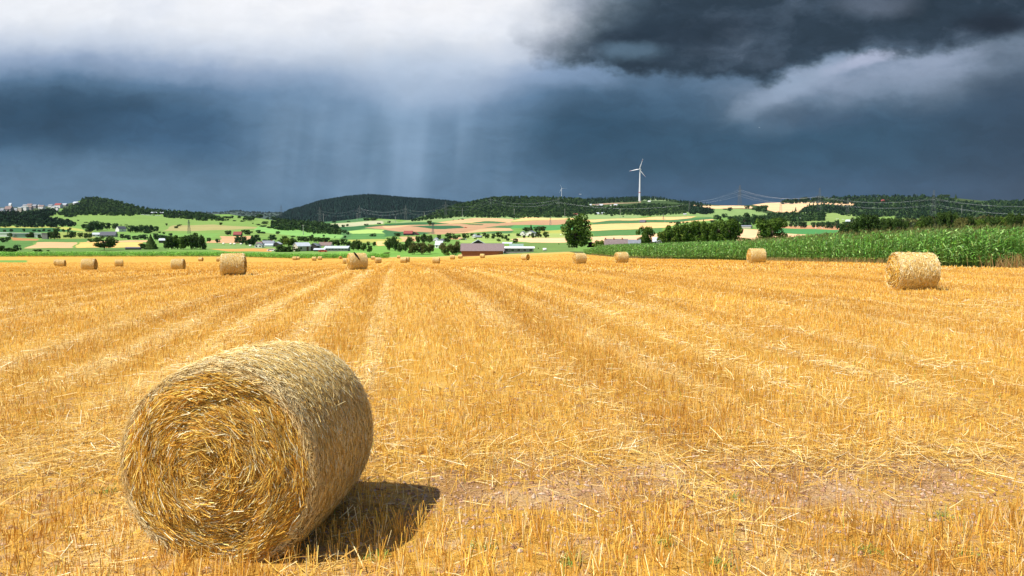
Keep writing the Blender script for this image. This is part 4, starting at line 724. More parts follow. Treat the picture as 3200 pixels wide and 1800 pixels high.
house(4, 2060, 2229, 985, 1012, .5, 'side', wallS, roofL, 'long pale wall like shed in the meadow', 'shed', 'shed', .2)
house(5, 130, 225, 790, 868, .5, 'front', wallW, roofG, 'left wing of the white twin gabled farmhouse', 'house', 'house', .8, wins=1)
house(5, 200, 412, 784, 874, .55, 'front', wallW, roofG, 'right wing of the white twin gabled farmhouse', 'house', 'house', .8, wins=3, door=True)
house(5, 1040, 1138, 486, 530, .35, 'side', wallW, roofR, 'white house with red roof just left of the towering tree top', 'house', 'house', .6, wins=2)
house(5, 1460, 1600, 466, 502, .5, 'side', wallG, roofL, 'pale roofed farm at the foot of the wooded hill', 'barn', 'barn', .5)
for i, (x0, x1, w_) in enumerate([(1350, 1385, wallW), (1440, 1510, wallS), (1515, 1580, wallW), (1705, 1730, wallW), (1770, 1830, wallS)]):
    house(5, x0, x1, 320, 352, .4, 'side', w_, roofB if i % 2 else roofL, f'{["leftmost", "second", "third", "fourth", "rightmost"][i]} tiny house of the hamlet left of the tall turbine', 'house', 'house', .6, group='hamlet by the tall turbine')
house(5, 1622, 2003, 928, 1085, .75, 'side', wallS, roofM, 'farm building with a broad mauve grey roof above the maize', 'barn', 'barn', .5, Y=270, chim=3)
house(5, 2006, 2235, 940, 1085, .74, 'side', wallS, roofG, 'lower slate grey roof joined right of the mauve roof', 'barn', 'barn', .9, Y=272, chim=1)
house(6, 225, 432, 898, 1060, .8, 'side', wallW, roofL, 'pale grey roof between the lone tree and the clump', 'barn', 'barn', .9, Y=345)
house(6, 132, 215, 955, 1040, .4, 'front', wallW, roofW, 'bright white gable under the lone tree above the maize', 'house', 'house', .9, Y=338)
house(6, -10, 88, 596, 645, .75, 'side', wallD, roofD, 'small dark field barn on the pale stubble slope', 'barn', 'barn', .8)
house(6, 752, 806, 486, 508, .4, 'side', wallS, roofL, 'tiny hut on the upper pasture below the pylon', 'hut', 'hut', .6)
house(6, 135, 180, 262, 284, .4, 'side', wallW, roofW, 'tiny white shed on the skyline right of the tall turbine', 'shed', 'shed', .8)
house(6, 1695, 1930, 690, 745, .3, 'side', wallS, roofG, 'low wall and roof seen behind the green clump', 'barn', 'barn', .4)
house(7, 1968, 2085, 240, 288, .6, 'side', wallS, roofR, 'red roofed house in the right hand wood', 'house', 'house', .6)
house(7, 1350, 1475, 592, 645, .5, 'side', wallS, roofL, 'pale farm shed at the right edge of the pasture', 'shed', 'shed', .5)
# domed field barn
b = hit(*cc(7, 545, 600)); w_ = 110 * .17945 * b[1] / F
o = empty('barn', b, 0, label='white round roofed field barn on the pasture behind the avenue', cat='barn')
m = MB(); an = np.linspace(0, math.pi, 11); m.prism([(-w_ / 2 * math.cos(a), .2 + w_ * .42 * math.sin(a)) for a in an], 0, w_); m.build('roof', roofW, o)
m = MB(); m.prism([(-w_ * .42, -.3), (w_ * .42, -.3), (w_ * .42, .3 + w_ * .15), (-w_ * .42, .3 + w_ * .15)], -.2, w_ * .9); m.build('wall', wallG, o)
# ------------------------------------------------------------------ cars, tiny in the distance
tyre = mat('tyre', (.02, .02, .02), .8)
def car(k, x, y, col, label, group, L=4.4, yaw=0.):
    b = hit(*cc(k, x, y)); o = empty('parked_car', b, yaw, label=label, cat='car', group=group)
    pr = [(-.5, .12), (.5, .12), (.5, .45), (.47, .58), (.28, .62), (.16, .95), (-.28, .97), (-.45, .62), (-.5, .58)]
    m = MB(); m.prism([(a * L, c_ * 1.5) for a, c_ in pr], -.85, .85); m.build('body', col, o)
    m = MB(); m.prism([(a * L, c_ * 1.5) for a, c_ in [(.24, .63), (.15, .88), (-.26, .9), (-.40, .64)]], -.87, .87); m.build('window', glass, o)
    for s_ in (-1, 1):
        for u in (-.3, .32):
            m = MB(); m.bar((u * L, s_ * .72, .33), (u * L, s_ * .9, .33), .33, n=10); m.build('wheel', tyre, o)
cw = mat('white_paint', (.8, .8, .8), .3, .03); cd = mat('dark_paint', (.03, .03, .035), .3, .1); cr = mat('red_paint', (.5, .08, .05), .35, .1); cs = mat('silver_paint', (.5, .52, .55), .3, .05)
L7 = [(190, 505, cw), (250, 508, cw), (300, 512, cs), (345, 516, cw), (400, 520, cs), (460, 525, cd), (500, 527, cw), (545, 527, cw), (660, 528, cr)]
for i, (x, y, c_) in enumerate(L7):
    car(2, x, y, c_, f'{ {id(cw): "white", id(cs): "silver", id(cd): "dark", id(cr): "red"}[id(c_)]} car, {"leftmost" if i == 0 else ("rightmost" if i == len(L7) - 1 else WORDS[i] + " from the left")} below the hall on the left skyline', 'cars below the hall', 8.)
car(3, 280, 1142, cw, 'white car behind the maize strip left of the thicket', None, 6.)
car(3, 1165, 1158, cr, 'reddish car in front of the long low barn', None, 5.)
for i, x in enumerate((1345, 1375, 1405)): car(4, x, 945, cs if i != 1 else cd, f'{["left", "middle", "right"][i]} car of the three parked above the pale hall', 'cars parked above the pale hall', 4.8)
car(4, 1425, 738, cr, 'tiny red tractor like vehicle crossing the brown field', None, 5.)
# wrapped silage bales lying along the orchard meadow and pasture
silw = mat('silage_wrap', (.78, .76, .70), .35, .05)
for gi, (k, items, ph) in enumerate([(2, [(1665, 1024), (1790, 1028), (1855, 1030), (1970, 1032), (2130, 1060)], 'in the meadow left of the left farm'),
                                     (7, [(470, 712), (510, 714), (610, 712), (835, 748), (945, 742)], 'under the avenue trees'),
                                     (7, [(660, 480), (740, 472), (810, 470), (950, 590), (1190, 585), (1220, 582), (1295, 592), (1320, 592)], 'on the pasture behind the avenue'),
                                     (5, [(570, 1140), (640, 835 + 35), (850, 865)], 'in the middle meadow')]):
    for i, (x, y) in enumerate(items):
        b = hit(*cc(k, x, y)); m = MB(); V_, Qd = lathe([(0, -.65), (.55, -.65), (.64, -.55), (.64, .55), (.55, .65), (0, .65)], 12)
        V_ = np.array(V_)[:, [2, 0, 1]] * (1.3, 1.1, 1.1) + (0, 0, .65); m.add(V_, Qd); o = m.build('silage_bale', silw, None, True); o.location = tuple(b)
        n = len(items); tag(o, f'pale wrapped bale, {"leftmost" if i == 0 else ("rightmost" if i == n - 1 else WORDS[i] + " from the left")} {ph}', 'bale', 'wrapped bales ' + ph)
# ------------------------------------------------------------------ wind turbines
tw = mat('turbine_white', (.70, .71, .73), .4, .03, .2); tr_ = mat('turbine_red', (.55, .03, .03), .4, .05)
def turbine(px, pyb, pyh, bl, angs, yaw, label, band):
    b = hit(px, pyb); Y = b[1]; b = np.array(b); hh = at(px, pyh, Y)[2] - b[2]; Rb = bl * Y / F; s_ = hh / 110.
    o = empty('wind_turbine', b, 0, label=label, cat='wind turbine', group='wind turbines on the skyline')
    r0, r1 = 4.3 * s_, 1.8 * s_
    V_, Qd = lathe([(r0 + (r1 - r0) * t ** .8, t * (hh - 1.5)) for t in np.linspace(0, 1, 12)], 20); m = MB(); m.add(V_, Qd); tower = m.build('tower', tw, o, True)
    if band:
        rr = r0 + (r1 - r0) * .28 ** .8 + .15; V_, Qd = lathe([(rr, .265 * hh), (rr, .285 * hh)], 20); m = MB(); m.add(V_, Qd); m.build('red_band', tr_, tower, True)
    V_, Qd = lathe([(0, -5), (2., -4.6), (3., -2), (3.1, 2), (2.4, 6), (0, 7)], 14); V_ = np.array(V_)[:, [0, 2, 1]] * s_
    Rz = np.array(Matrix.Rotation(yaw, 3, 'Z')); m = MB(); m.add(V_ @ Rz.T + (0, 0, hh), Qd); m.build('nacelle', tw, o, True)
    V_, Qd = lathe([(0, -2.6), (1.2, -2), (1.9, 0), (2., 1.6)], 14); V_ = np.array(V_)[:, [0, 2, 1]] * s_ + (0, -6 * s_, 0); m = MB(); m.add(V_ @ Rz.T + (0, 0, hh), Qd); hub = m.build('hub', tw, o, True)
    for a in angs:
        t = np.linspace(0, 1, 10); ch = np.interp(t, [0, .06, .2, 1], [1.5, 1.5, 3.2, .6]) * s_; tk = np.interp(t, [0, .2, 1], [1.5, .9, .15]) * s_
        V_ = []
        for ti, c_, k_ in zip(t, ch, tk):
            for q in range(8):
                an = q * math.pi / 4; V_.append((c_ * .5 * math.cos(an) + c_ * .15, -6.2 * s_ + k_ * .5 * math.sin(an) + c_ * .22 * math.cos(an), 1.2 * s_ + ti * Rb))
        V_ = np.array(V_); Ry = np.array(Matrix.Rotation(rad(a), 3, 'Y')); V2 = V_ @ Ry.T @ Rz.T + (0, 0, hh)
        Qd = [(j * 8 + i, j * 8 + (i + 1) % 8, (j + 1) * 8 + (i + 1) % 8, (j + 1) * 8 + i) for j in range(9) for i in range(8)]
        m = MB(); m.add(V2, Qd, [(72, 72 + i, 72 + (i + 1)) for i in range(1, 7)]); bo = m.build('blade', tw, o, True)
        if band:
            m = MB(); tip = V2[64:72]; prev = V2[56:64]; mid = tip * .45 + prev * .55; ce = tip.mean(0)
            m.add(np.vstack([mid + (mid - mid.mean(0)) * .15, tip + (tip - ce) * .2]), [(i, (i + 1) % 8, 8 + (i + 1) % 8, 8 + i) for i in range(8)]); m.build('red_tip', tr_, bo)
turbine(1999, 629, 529, 32, [20, 140, 262], rad(-32), 'tall white wind turbine with a red band round its tower', True)
turbine(1755, 619, 589, 15, [-22, 88, 210], rad(10), 'small distant wind turbine behind the wooded hill, left of the tall one', False)
# ------------------------------------------------------------------ pylons, poles and wires
steel = mat('galvanised_steel', (.12, .135, .135), .6, .1, .3, 0., .3); wirem = mat('wire_aluminium', (.62, .65, .68), .45, .03, 1., 0., .4); pole_m = mat('weathered_pole', (.36, .36, .33), .8, .2, 1.)
def pylon(px, pyt, pyb, arms, label, Y=None, th=.16):
    if Y is None: b = hit(px, pyb)
    else: a, s_ = ray(px, pyb); b = np.array([a * Y, Y, CAMH + s_ * Y])
    Y = b[1]; H = at(px, pyt, Y)[2] - b[2]; m = MB(); wb = H * .075
    def half(z): return wb * (1 - .86 * min(z / H, 1)) + .25
    lv = np.linspace(0, 1, 9) ** .85 * H * .97
    for sx, sy in ((-1, -1), (1, -1), (1, 1), (-1, 1)):
        for z0, z1 in zip(lv[:-1], lv[1:]): m.bar((sx * half(z0), sy * half(z0), z0), (sx * half(z1), sy * half(z1), z1), th)
    for z0, z1 in zip(lv[:-1], lv[1:]):
        for (ax, ay), (bx, by) in (((-1, -1), (1, -1)), ((1, -1), (1, 1)), ((1, 1), (-1, 1)), ((-1, 1), (-1, -1))):
            m.bar((ax * half(z0), ay * half(z0), z0), (bx * half(z1), by * half(z1), z1), th * .6); m.bar((bx * half(z0), by * half(z0), z0), (ax * half(z1), ay * half(z1), z1), th * .6)
    m.bar((0, 0, H * .95), (0, 0, H), th * .8)
    o = empty('pylon', b, 0, label=label, cat='pylon', group='electricity pylons'); m.build('lattice_mast', steel, o)
    pts = []
    for f_, wd in arms:
        z = H * f_; a = MB(); w_ = wd * H
        for s_ in (-1, 1):
            for q in (-1, 1): a.bar((0, q * half(z), z), (s_ * w_, 0, z), th * .7)
            a.bar((0, 0, z + H * .035), (s_ * w_, 0, z), th * .6); a.bar((s_ * w_, 0, z), (s_ * w_, 0, z - H * .03), .15); pts.append((b[0] + s_ * w_, b[1], b[2] + z - H * .03))
            a.bar((s_ * w_ * .55, 0, z), (s_ * w_ * .55, 0, z - H * .03), .15); pts.append((b[0] + s_ * w_ * .55, b[1], b[2] + z - H * .03))
        a.build('cross_arm', steel, o)
    return pts
A2 = [(.56, .18), (.77, .13)]
py = {}
py['A'] = pylon(2311, 577, 641, [(.56, .20), (.76, .12)], 'tall lattice pylon standing alone against the storm cloud', th=.22)
py['P'] = pylon(2560, 586, 661, [(.45, .2), (.66, .12)], 'lattice pylon rising above the hedge below the pink hill')
py['Q'] = pylon(2916, 592, 676, [(.46, .22), (.68, .14)], 'lattice pylon before the right hand wood')
py['C'] = pylon(1533, 612, 655, A2, 'lattice pylon on the crest of the long wooded hill'); py['D'] = pylon(1393, 628, 681, A2, 'lattice pylon at the foot of the wooded hill, by the light pasture')
py['E'] = pylon(1268, 641, 689, A2, 'lattice pylon before the dark hill, left of the wooded hill'); py['F'] = pylon(1124, 641, 680, A2, 'lattice pylon before the middle of the dark distant hill')
py['G'] = pylon(1000, 646, 693, A2, 'lattice pylon before the left slope of the dark distant hill'); py['B'] = pylon(1746, 612, 655, A2, 'lattice pylon in the wood below the small turbine')
py['S'] = pylon(2154, 629, 664, [(.75, .14)], 'grey pylon at the left edge of the conifer clump'); py['H'] = pylon(879, 640, 676, A2, 'faint far pylon left of the dark hill', Y=4300)
for px, a, b_, lab in [(591, 686, 730, 'slim lattice pylon in the middle of the bright left pasture'), (2439.5, 618, 665, 'lattice pylon on the pink hill above the hedge'), (2648, 618, 671, 'lattice pylon right of the spruces, on the pasture'),
                       (1353, 695, 732, 'small dark pylon on the brown field by the dark green lens'), (1720, 675, 704, 'small dark pylon left of the towering tree'), (2073, 666, 686, 'small lattice pylon on the field right of the tall turbine')]:
    pylon(px, a, b_, [(.8, .1)], lab, th=.14)
def pole(px, a, b_, lab):
    b = hit(px, b_); H = at(px, a, b[1])[2] - b[2]; o = empty('utility_pole', b, 0, label=lab, cat='pole', group='utility poles')
    m = MB(); m.bar((0, 0, 0), (0, 0, H), .45, .3, 8); m.build('post', pole_m, o); m = MB(); m.bar((-1.6, 0, H * .93), (1.6, 0, H * .93), .16); m.build('cross_arm', pole_m, o)
    return [(b[0] - 1.5, b[1], b[2] + H * .93), (b[0] + 1.5, b[1], b[2] + H * .93)]
pl = {}
for key, px, a, b_, lab in [('a', 3005, 641, 674, 'pale pole before the right hand wood'), ('b', 2046, 614, 628, 'pole on the skyline right of the tall turbine'), ('c', 1607, 652, 680, 'pale pole in front of the wooded hill, left of the small turbine'),
                            ('d', 1765, 652, 679, 'pale pole below the small turbine'), ('e', 1938, 652, 682, 'pale pole at the wood edge left of the tall turbine'), ('f', 1236, 677, 696, 'short pole on the light pasture corner before the dark hill'),
                            ('g', 1326, 664, 684, 'pole at the wood edge right of the short pole'), ('h', 1445, 651, 679, 'tall pale pole on the light pasture before the wood'), ('i', 1011, 667, 688, 'pole beside the pylon on the dark hill slope'),
                            ('j', 1116, 665, 690, 'pole below the dark distant hill'), ('k', 948, 702, 734, 'thin pole on the green slope below the wood'), ('l', 2078, 684, 694, 'short post on the field below the tall turbine')]:
    pl[key] = pole(px, a, b_, lab)
def wire(p, q, sag, r, label, group):
    p, q = np.array(p), np.array(q); n = 14; t = np.linspace(0, 1, n + 1)[:, None]; c_ = p * (1 - t) + q * t; c_[:, 2] -= (sag * 4 * t * (1 - t))[:, 0]
    m = MB(); d = q - p; d /= np.linalg.norm(d); e = np.cross(d, (0, 0, 1)); e /= np.linalg.norm(e); f_ = np.cross(d, e)
    an = np.arange(4) * math.pi / 2; ring = np.cos(an)[:, None] * e + np.sin(an)[:, None] * f_
    V_ = (c_[:, None] + ring[None] * r * .2).reshape(-1, 3); m.add(V_, [(j * 4 + i, j * 4 + (i + 1) % 4, (j + 1) * 4 + (i + 1) % 4, (j + 1) * 4 + i) for j in range(n) for i in range(4)])
    tag(m.build('power_wire', wirem), label, 'wire', group)
endR = [tuple(at(3330 + d_, y, 1500)) for d_, y in ((0, 668), (-6, 667), (0, 668), (6, 669), (0, 641), (-4, 641), (0, 642), (4, 642))]
endL = [tuple(at(2120 + i * 3, 636 - i, 3900)) for i in range(8)]
nm = {'A': 'the tall pylon against the cloud', 'P': 'the pylon above the hedge', 'Q': 'the pylon before the right wood', 'C': 'the crest pylon', 'D': 'the hill foot pylon', 'E': 'the pylon left of the hill', 'F': 'the dark hill middle pylon', 'G': 'the dark hill left pylon', 'B': 'the small turbine pylon', 'S': 'the conifer clump pylon'}
ab = ['lower outer left', 'lower inner left', 'lower outer right', 'lower inner right', 'upper outer left', 'upper inner left', 'upper outer right', 'upper inner right']
def span(p, q, sag, r, text, sel=(0, 2, 4, 6)):
    for i in sel: wire(p[min(i, len(p) - 1)], q[min(i, len(q) - 1)], sag, r, f'{ab[i]} wire strung {text}', 'power wires')
span(py['A'], py['P'], 16, .5, 'from the cloud pylon to the hedge pylon', (0, 2, 3, 4, 6, 7)); span(endL, py['A'], 14, .5, 'left from the cloud pylon over the hill', (0, 2, 3, 4, 6, 7))
span(py['P'], py['Q'], 14, .4, 'from the hedge pylon to the right wood pylon'); span(py['Q'], endR, 9, .3, 'from the right wood pylon out of frame', (0, 2, 3, 4, 6, 7))
span(py['B'], py['C'], 14, .36, 'between the crest pylon and small turbine pylon'); span(py['C'], py['D'], 12, .36, 'between the crest and hill foot pylons'); span(py['D'], py['E'], 10, .3, 'between the hill foot pylon and its left neighbour')
span(py['B'], [py['S'][0]] * 8, 16, .36, 'from the small turbine pylon to the clump pylon', (0, 2)); span(py['E'], py['F'], 8, .25, 'before the right of the dark hill'); span(py['F'], py['G'], 8, .25, 'before the left of the dark hill')
# ------------------------------------------------------------------ two small things in the sky
def plane(px, py_, Y, L, label, yaw, a_, b_):
    p = at(px, py_, Y); o = empty('light_aircraft', p, yaw, label=label, cat='aircraft')
    V_, Qd = lathe([(0, -.5), (.04, -.46), (.075, -.3), (.08, -.05), (.05, .2), (.02, .46), (0, .5)], 10); V_ = np.array(V_)[:, [2, 0, 1]] * L; m = MB(); m.add(V_, Qd); m.build('fuselage', a_, o, True)
    m = MB(); m.box(-.17 * L, -.03 * L, -.6 * L, .6 * L, .05 * L, .065 * L); m.build('wing', a_, o)
    m = MB(); m.box(.4 * L, .5 * L, -.18 * L, .18 * L, .01 * L, .02 * L); m.build('tailplane', b_, o); m = MB(); m.prism([(.36 * L, .02 * L), (.5 * L, .02 * L), (.5 * L, .17 * L), (.44 * L, .17 * L)], -.008 * L, .008 * L); m.build('tail_fin', b_, o)
plane(1813, 607, 2300, 8.6, 'tiny white and reddish aircraft low above the ridge', math.pi + .2, cw, cr)
plane(2372.5, 399, 3500, 6., 'tiny white speck of an aircraft high before the storm cloud', .5, cw, cw)
# ------------------------------------------------------------------ straw ribbons
def ribbons(p, d, side, ln, wd, bend=None, seg=1, taper=.7):
    """p base, d direction, side vector, lengths, widths -> quads; bend = offset of the tip"""
    n = len(p); ts = np.linspace(0, 1, seg + 1); rows = []
    for t in ts:
        c_ = p + d * (ln * t)[:, None]
        if bend is not None: c_ = c_ + bend * (t * t)
        w = wd * (1 - (1 - taper) * t) * .5
        rows += [c_ - side * w[:, None], c_ + side * w[:, None]]
    V_ = np.stack(rows, 1)          # n, 2(seg+1), 3
    k = 2 * (seg + 1); b = (np.arange(n) * k)[:, None]
    Qd = np.concatenate([b + np.array([[2 * j, 2 * j + 1, 2 * j + 3, 2 * j + 2]]) for j in range(seg)], 0)
    return V_.reshape(-1, 3), Qd, k
def unit(v): return v / (np.linalg.norm(v, axis=1, keepdims=True) + 1e-9)
STRAW = np.array([(.74, .49, .10), (.69, .415, .075), (.61, .34, .065), (.78, .56, .16), (.82, .70, .40), (.50, .27, .055), (.74, .475, .09)]) * (.98, .93, .84)
PALE = np.array([(.80, .58, .22), (.84, .66, .32), (.76, .50, .16), (.88, .78, .52), (.68, .42, .12), (.80, .58, .22)])
WRAP = np.array([(.90, .68, .27), (.93, .76, .38), (.86, .60, .20), (.95, .88, .62), (.76, .49, .15), (.90, .67, .25)])
FACE = np.array([(.90, .60, .14), (.86, .52, .09), (.92, .70, .26), (.74, .40, .06), (.93, .84, .56), (.88, .56, .11), (.62, .32, .06)])
def tints(n, k, pal, lo=.75, hi=1.15):
    c_ = pal[R.integers(0, len(pal), n)] * R.uniform(lo, hi, (n, 1)); c_ = np.clip(c_, 0, .95)
    return np.hstack([np.repeat(c_, k, 0), np.ones((n * k, 1))])
strawm = tinted('straw', (1, 1, 1), .6, .14, .1)
def track(s_):
    fr = np.mod(s_ + 4.3, 8.6); r = np.zeros_like(fr)
    for c_, w_ in ((.9, .26), (2.35, .3), (3.85, .2), (6.7, .22), (8.2, .2)): r = np.maximum(r, np.exp(-((fr - c_) / w_) ** 2) * (1. if c_ < 5 else .7))
    r = r * np.interp(s_, [-14, -5, 1.5, 4, 12], [.5, 1, 1, .6, .45])
    return r
def stripe(q): return .5 * np.sin(q * 1.4612) + .35 * np.sin(q * 3.6529 + 1.) + .3 * np.sin(q * .7306 + 2.)
def patchy(X, Y): return .5 + .5 * np.sin(X * 1.3 + 2 * np.sin(Y * .37)) * np.sin(Y * .9 + 1.5 * np.sin(X * .6))
def scatter(y0, y1, dens):
    A = .72 * (y1 ** 2 - y0 ** 2) + 5.2 * (y1 - y0); n = int(A * dens)
    Y = np.sqrt(R.uniform(y0 ** 2, y1 ** 2, n)); X = R.uniform(-1, 1, n) * (.72 * Y + 2.6); return X, Y
def infield(X, Y): return X < np.interp(Y, mzY, mzX) - .3
def gz(X, Y): return zt(X, Y) + np.where(Y < 60, .012 * np.sin(X * 2.1 + Y * .7) * np.cos(Y * 1.7 - X * .4), 0)
VV, QQ, CC = [], [], []; off_ = 0
for y0, y1, dens, wd, h in ((4.0, 5.6, 620, .0046, .145), (4.0, 9., 1100, .0040, .12), (9., 20., 620, .0048, .115), (20., 45., 190, .0085, .11), (45., 120., 22, .030, .115), (120., 230., 2.6, .07, .11)):
    X, Y = scatter(y0, y1, dens)
    s_ = X + .144 * Y; s2 = np.round(s_ / .135) * .135 + R.normal(size=len(X)) * .026     # drilled rows
    X = X + (s2 - s_) * (Y < 30)
    fan = np.zeros((len(X), 2))
    if y0 < 20:      # several cut stalks rise from every plant of a row
        cy = np.round(Y / .085) * .085; hs_ = np.sin(np.round(s2 / .135) * 12.9898 + cy * 78.233) * 43758.5453; hs_ = hs_ - np.floor(hs_)
        dy_ = R.normal(size=len(X)) * .017; dx_ = X - (np.round((X + .144 * Y) / .135) * .135 - .144 * Y); Y = np.where(R.uniform(0, 1, len(X)) < .85, cy + dy_ + (hs_ - .5) * .04, Y); fan = np.stack([dx_ * 3.5, dy_ * 6], 1)
        thin = (hs_ < .33) & (R.uniform(0, 1, len(X)) < .8)
    else: thin = np.zeros(len(X), bool)
    tr = track(s_) * (.35 + .65 * patchy(X * .5, Y * .3)); head = np.exp(-((Y - 6.75) / .75) ** 2) * (.35 + .65 * (patchy(X + 3, Y) > .25))
    head = np.maximum(head, np.exp(-((Y - 7.5) / .8) ** 2 - ((X + 3.6) / 1.3) ** 2))
    clump = patchy(X * 4.3, Y * 4.1) * .5 + patchy(X * 1.1 + 5, Y * .8) * .5
    head = np.maximum(head, 1.08 * np.exp(-((Y - 6.0) / .55) ** 2) * (X > -1.) * (patchy(X * 1.1 + 1, Y * 1.1) > .3))
    keep = (R.uniform(0, 1, len(X)) < (1 - .8 * tr) * (1 - .86 * head) * (.45 + .75 * clump)) & infield(X, Y) & ~thin; X, Y = X[keep], Y[keep]; fan = fan[keep]; n = len(X)
    z = gz(X, Y); lean = R.normal(size=(n, 3)) * .17; lean[:, 2] = 1; lean[:, :2] += fan; bad = R.uniform(0, 1, n) < .14; lean[bad, :2] *= 4
    d = unit(lean); a = R.uniform(-.9, .9, n); side = np.stack([np.cos(a), np.sin(a), 0 * a], 1)
    V_, Qd, k = ribbons(np.stack([X, Y, z - .01], 1), d, side, h * R.uniform(.55, 1.2, n) * (.8 + .4 * patchy(X * .8, Y * .5)), wd * R.uniform(.7, 1.3, n), None, 1, .85)
    c_ = tints(n, k, STRAW, .95, 1.42); vr = np.sin(X * .9 + 1.3 * np.sin(Y * .23)) * np.sin(Y * .41 + X * .2) + .6 * np.sin(X * 2.7 + Y * .9) * np.sin(Y * 1.9); vr = np.repeat(vr, k)[:, None]
    c_[:, :3] *= 1 - np.array([[.04, .06, .08]]) + np.array([[.07, .10, .13]]) * vr + np.array([[.12, .16, .18]]) * np.repeat(stripe(X + .144 * Y), k)[:, None] + np.array([[.16, .24, .40]]) * np.repeat(track(X + .144 * Y), k)[:, None] - np.array([[.02, .05, .07]])
    if y0 < 20:
        gr = np.repeat(R.uniform(0, 1, n) < .012, k); c_[gr, :3] = (.35, .42, .08)
    VV.append(V_); QQ.append(Qd + off_); CC.append(c_); off_ += len(V_)
stubble = mesh_np('stubble', np.vstack(VV), np.vstack(QQ), strawm, False, None, np.vstack(CC)); tag(stubble, 'golden cut straw stubble standing in rows over the field', 'stubble', None, 'stuff')
VV, QQ, CC = [], [], []; off_ = 0
for y0, y1, dens, wd, ln, base_, pal in ((4.0, 10., 900, .0045, .17, .20, STRAW), (4., 12., 260, .006, .22, 0., PALE), (10., 24., 340, .007, .2, .12, PALE), (10., 60., 95, .012, .26, 0., PALE)):
    X, Y = scatter(y0, y1, dens); s_ = X + .144 * Y
    w = base_ + track(s_) * (.3 + .7 * patchy(X * .5, Y * .3)) + np.exp(-((Y - 7.3) / .6) ** 2) * .9 + np.exp(-((Y - 7.6) / 1.) ** 2 - ((X + 4.) / 1.5) ** 2)
    bare = np.exp(-((Y - 5.95) / .5) ** 2) * (X > -1.2) * (patchy(X * 1.1 + 1, Y * 1.1) > .3)
    w = w * (1 - .85 * bare) * (.35 + .9 * patchy(X * 2.3 + 4, Y * 1.9)) + .05
    keep = (R.uniform(0, 1, len(X)) < w) & infield(X, Y); X, Y = X[keep], Y[keep]; n = len(X)
    z = gz(X, Y) + R.uniform(.002, .05, n) ** 1.0
    a = R.normal(size=n) * .9 + np.where(R.uniform(0, 1, n) < .6, 0., math.pi / 2); d = unit(np.stack([np.cos(a), np.sin(a), R.normal(size=n) * .16], 1))
    side = unit(np.cross(d, np.stack([R.normal(size=n) * .5, R.normal(size=n) * .5, 1 + 0 * a], 1)))
    V_, Qd, k = ribbons(np.stack([X, Y, z], 1), d, side, ln * R.uniform(.3, 1.3, n), wd * R.uniform(.6, 1.4, n), np.stack([R.normal(size=n) * .02, R.normal(size=n) * .02, 0 * z], 1), 2, .8)
    VV.append(V_); QQ.append(Qd + off_); CC.append(tints(n, k, pal)); off_ += len(V_)
litter = mesh_np('loose_straw', np.vstack(VV), np.vstack(QQ), strawm, False, None, np.vstack(CC)); tag(litter, 'pale loose straw lying flat between the stubble rows', 'straw', None, 'stuff')
n = 5200; Y = R.normal(6.05, .6, n); X = R.uniform(-1.4, 6.5, n); n2 = 2600; X = np.concatenate([X, R.uniform(-4, 6, n2)]); Y = np.concatenate([Y, R.uniform(4.3, 11, n2)]); n = len(X)
oc = np.array([(1, 0, 0), (0, 1, 0), (-1, 0, 0), (0, -1, 0), (0, 0, .8), (0, 0, -.5)]); sz = (R.uniform(.2, 1, n) ** 2.2 * .022 + .003)[:, None, None]
V_ = (oc[None] * R.uniform(.6, 1.3, (n, 6, 1)) * sz * R.uniform(.6, 1.2, (n, 1, 3))) + np.stack([X, Y, gz(X, Y) + .003], 1)[:, None]
T = (np.array([(0, 1, 4), (1, 2, 4), (2, 3, 4), (3, 0, 4), (1, 0, 5), (2, 1, 5), (3, 2, 5), (0, 3, 5)])[None] + (np.arange(n) * 6)[:, None, None]).reshape(-1, 3)
tn = np.array([(.42, .25, .15), (.52, .33, .21), (.34, .19, .11), (.50, .36, .26)])[R.integers(0, 4, n)] * R.uniform(.7, 1.15, (n, 1))
tag(mesh_np('soil_clods', V_.reshape(-1, 3), None, tinted('clod', (1, 1, 1), .95, 0., .05), False, None, np.hstack([np.repeat(tn, 6, 0), np.ones((n * 6, 1))]), T), 'reddish soil clods and little stones on the bare strip', 'soil', None, 'stuff')
# a few green weeds in the stubble
VV, QQ, CC = [], [], []; off_ = 0
for cx, cy in [(-.86, 4.95), (.36, 4.85), (1.0, 5.1), (2.3, 5.0), (-.2, 5.05), (3.1, 5.6), (1.7, 6.0), (-3.2, 6.2), (2.9, 4.95), (1.3, 4.8)]:
    n = 60; X = cx + R.normal(size=n) * .045; Y = cy + R.normal(size=n) * .045; a = R.uniform(0, 6.28, n); d = unit(np.stack([np.cos(a) * .8, np.sin(a) * .8, R.uniform(.3, 1.2, n)], 1)); side = unit(np.cross(d, (0, 0, 1.)))
    V_, Qd, k = ribbons(np.stack([X, Y, gz(X, Y)], 1), d, side, R.uniform(.03, .09, n), R.uniform(.004, .009, n), np.tile((0, 0, -.02), (n, 1)), 2, .4); VV.append(V_); QQ.append(Qd + off_); CC.append(tints(n, k, np.array([(.16, .28, .05), (.28, .36, .08)]))); off_ += len(V_)
tag(mesh_np('weeds', np.vstack(VV), np.vstack(QQ), strawm, False, None, np.vstack(CC)), 'small green weeds sprouting in the front stubble', 'weeds', None, 'stuff')
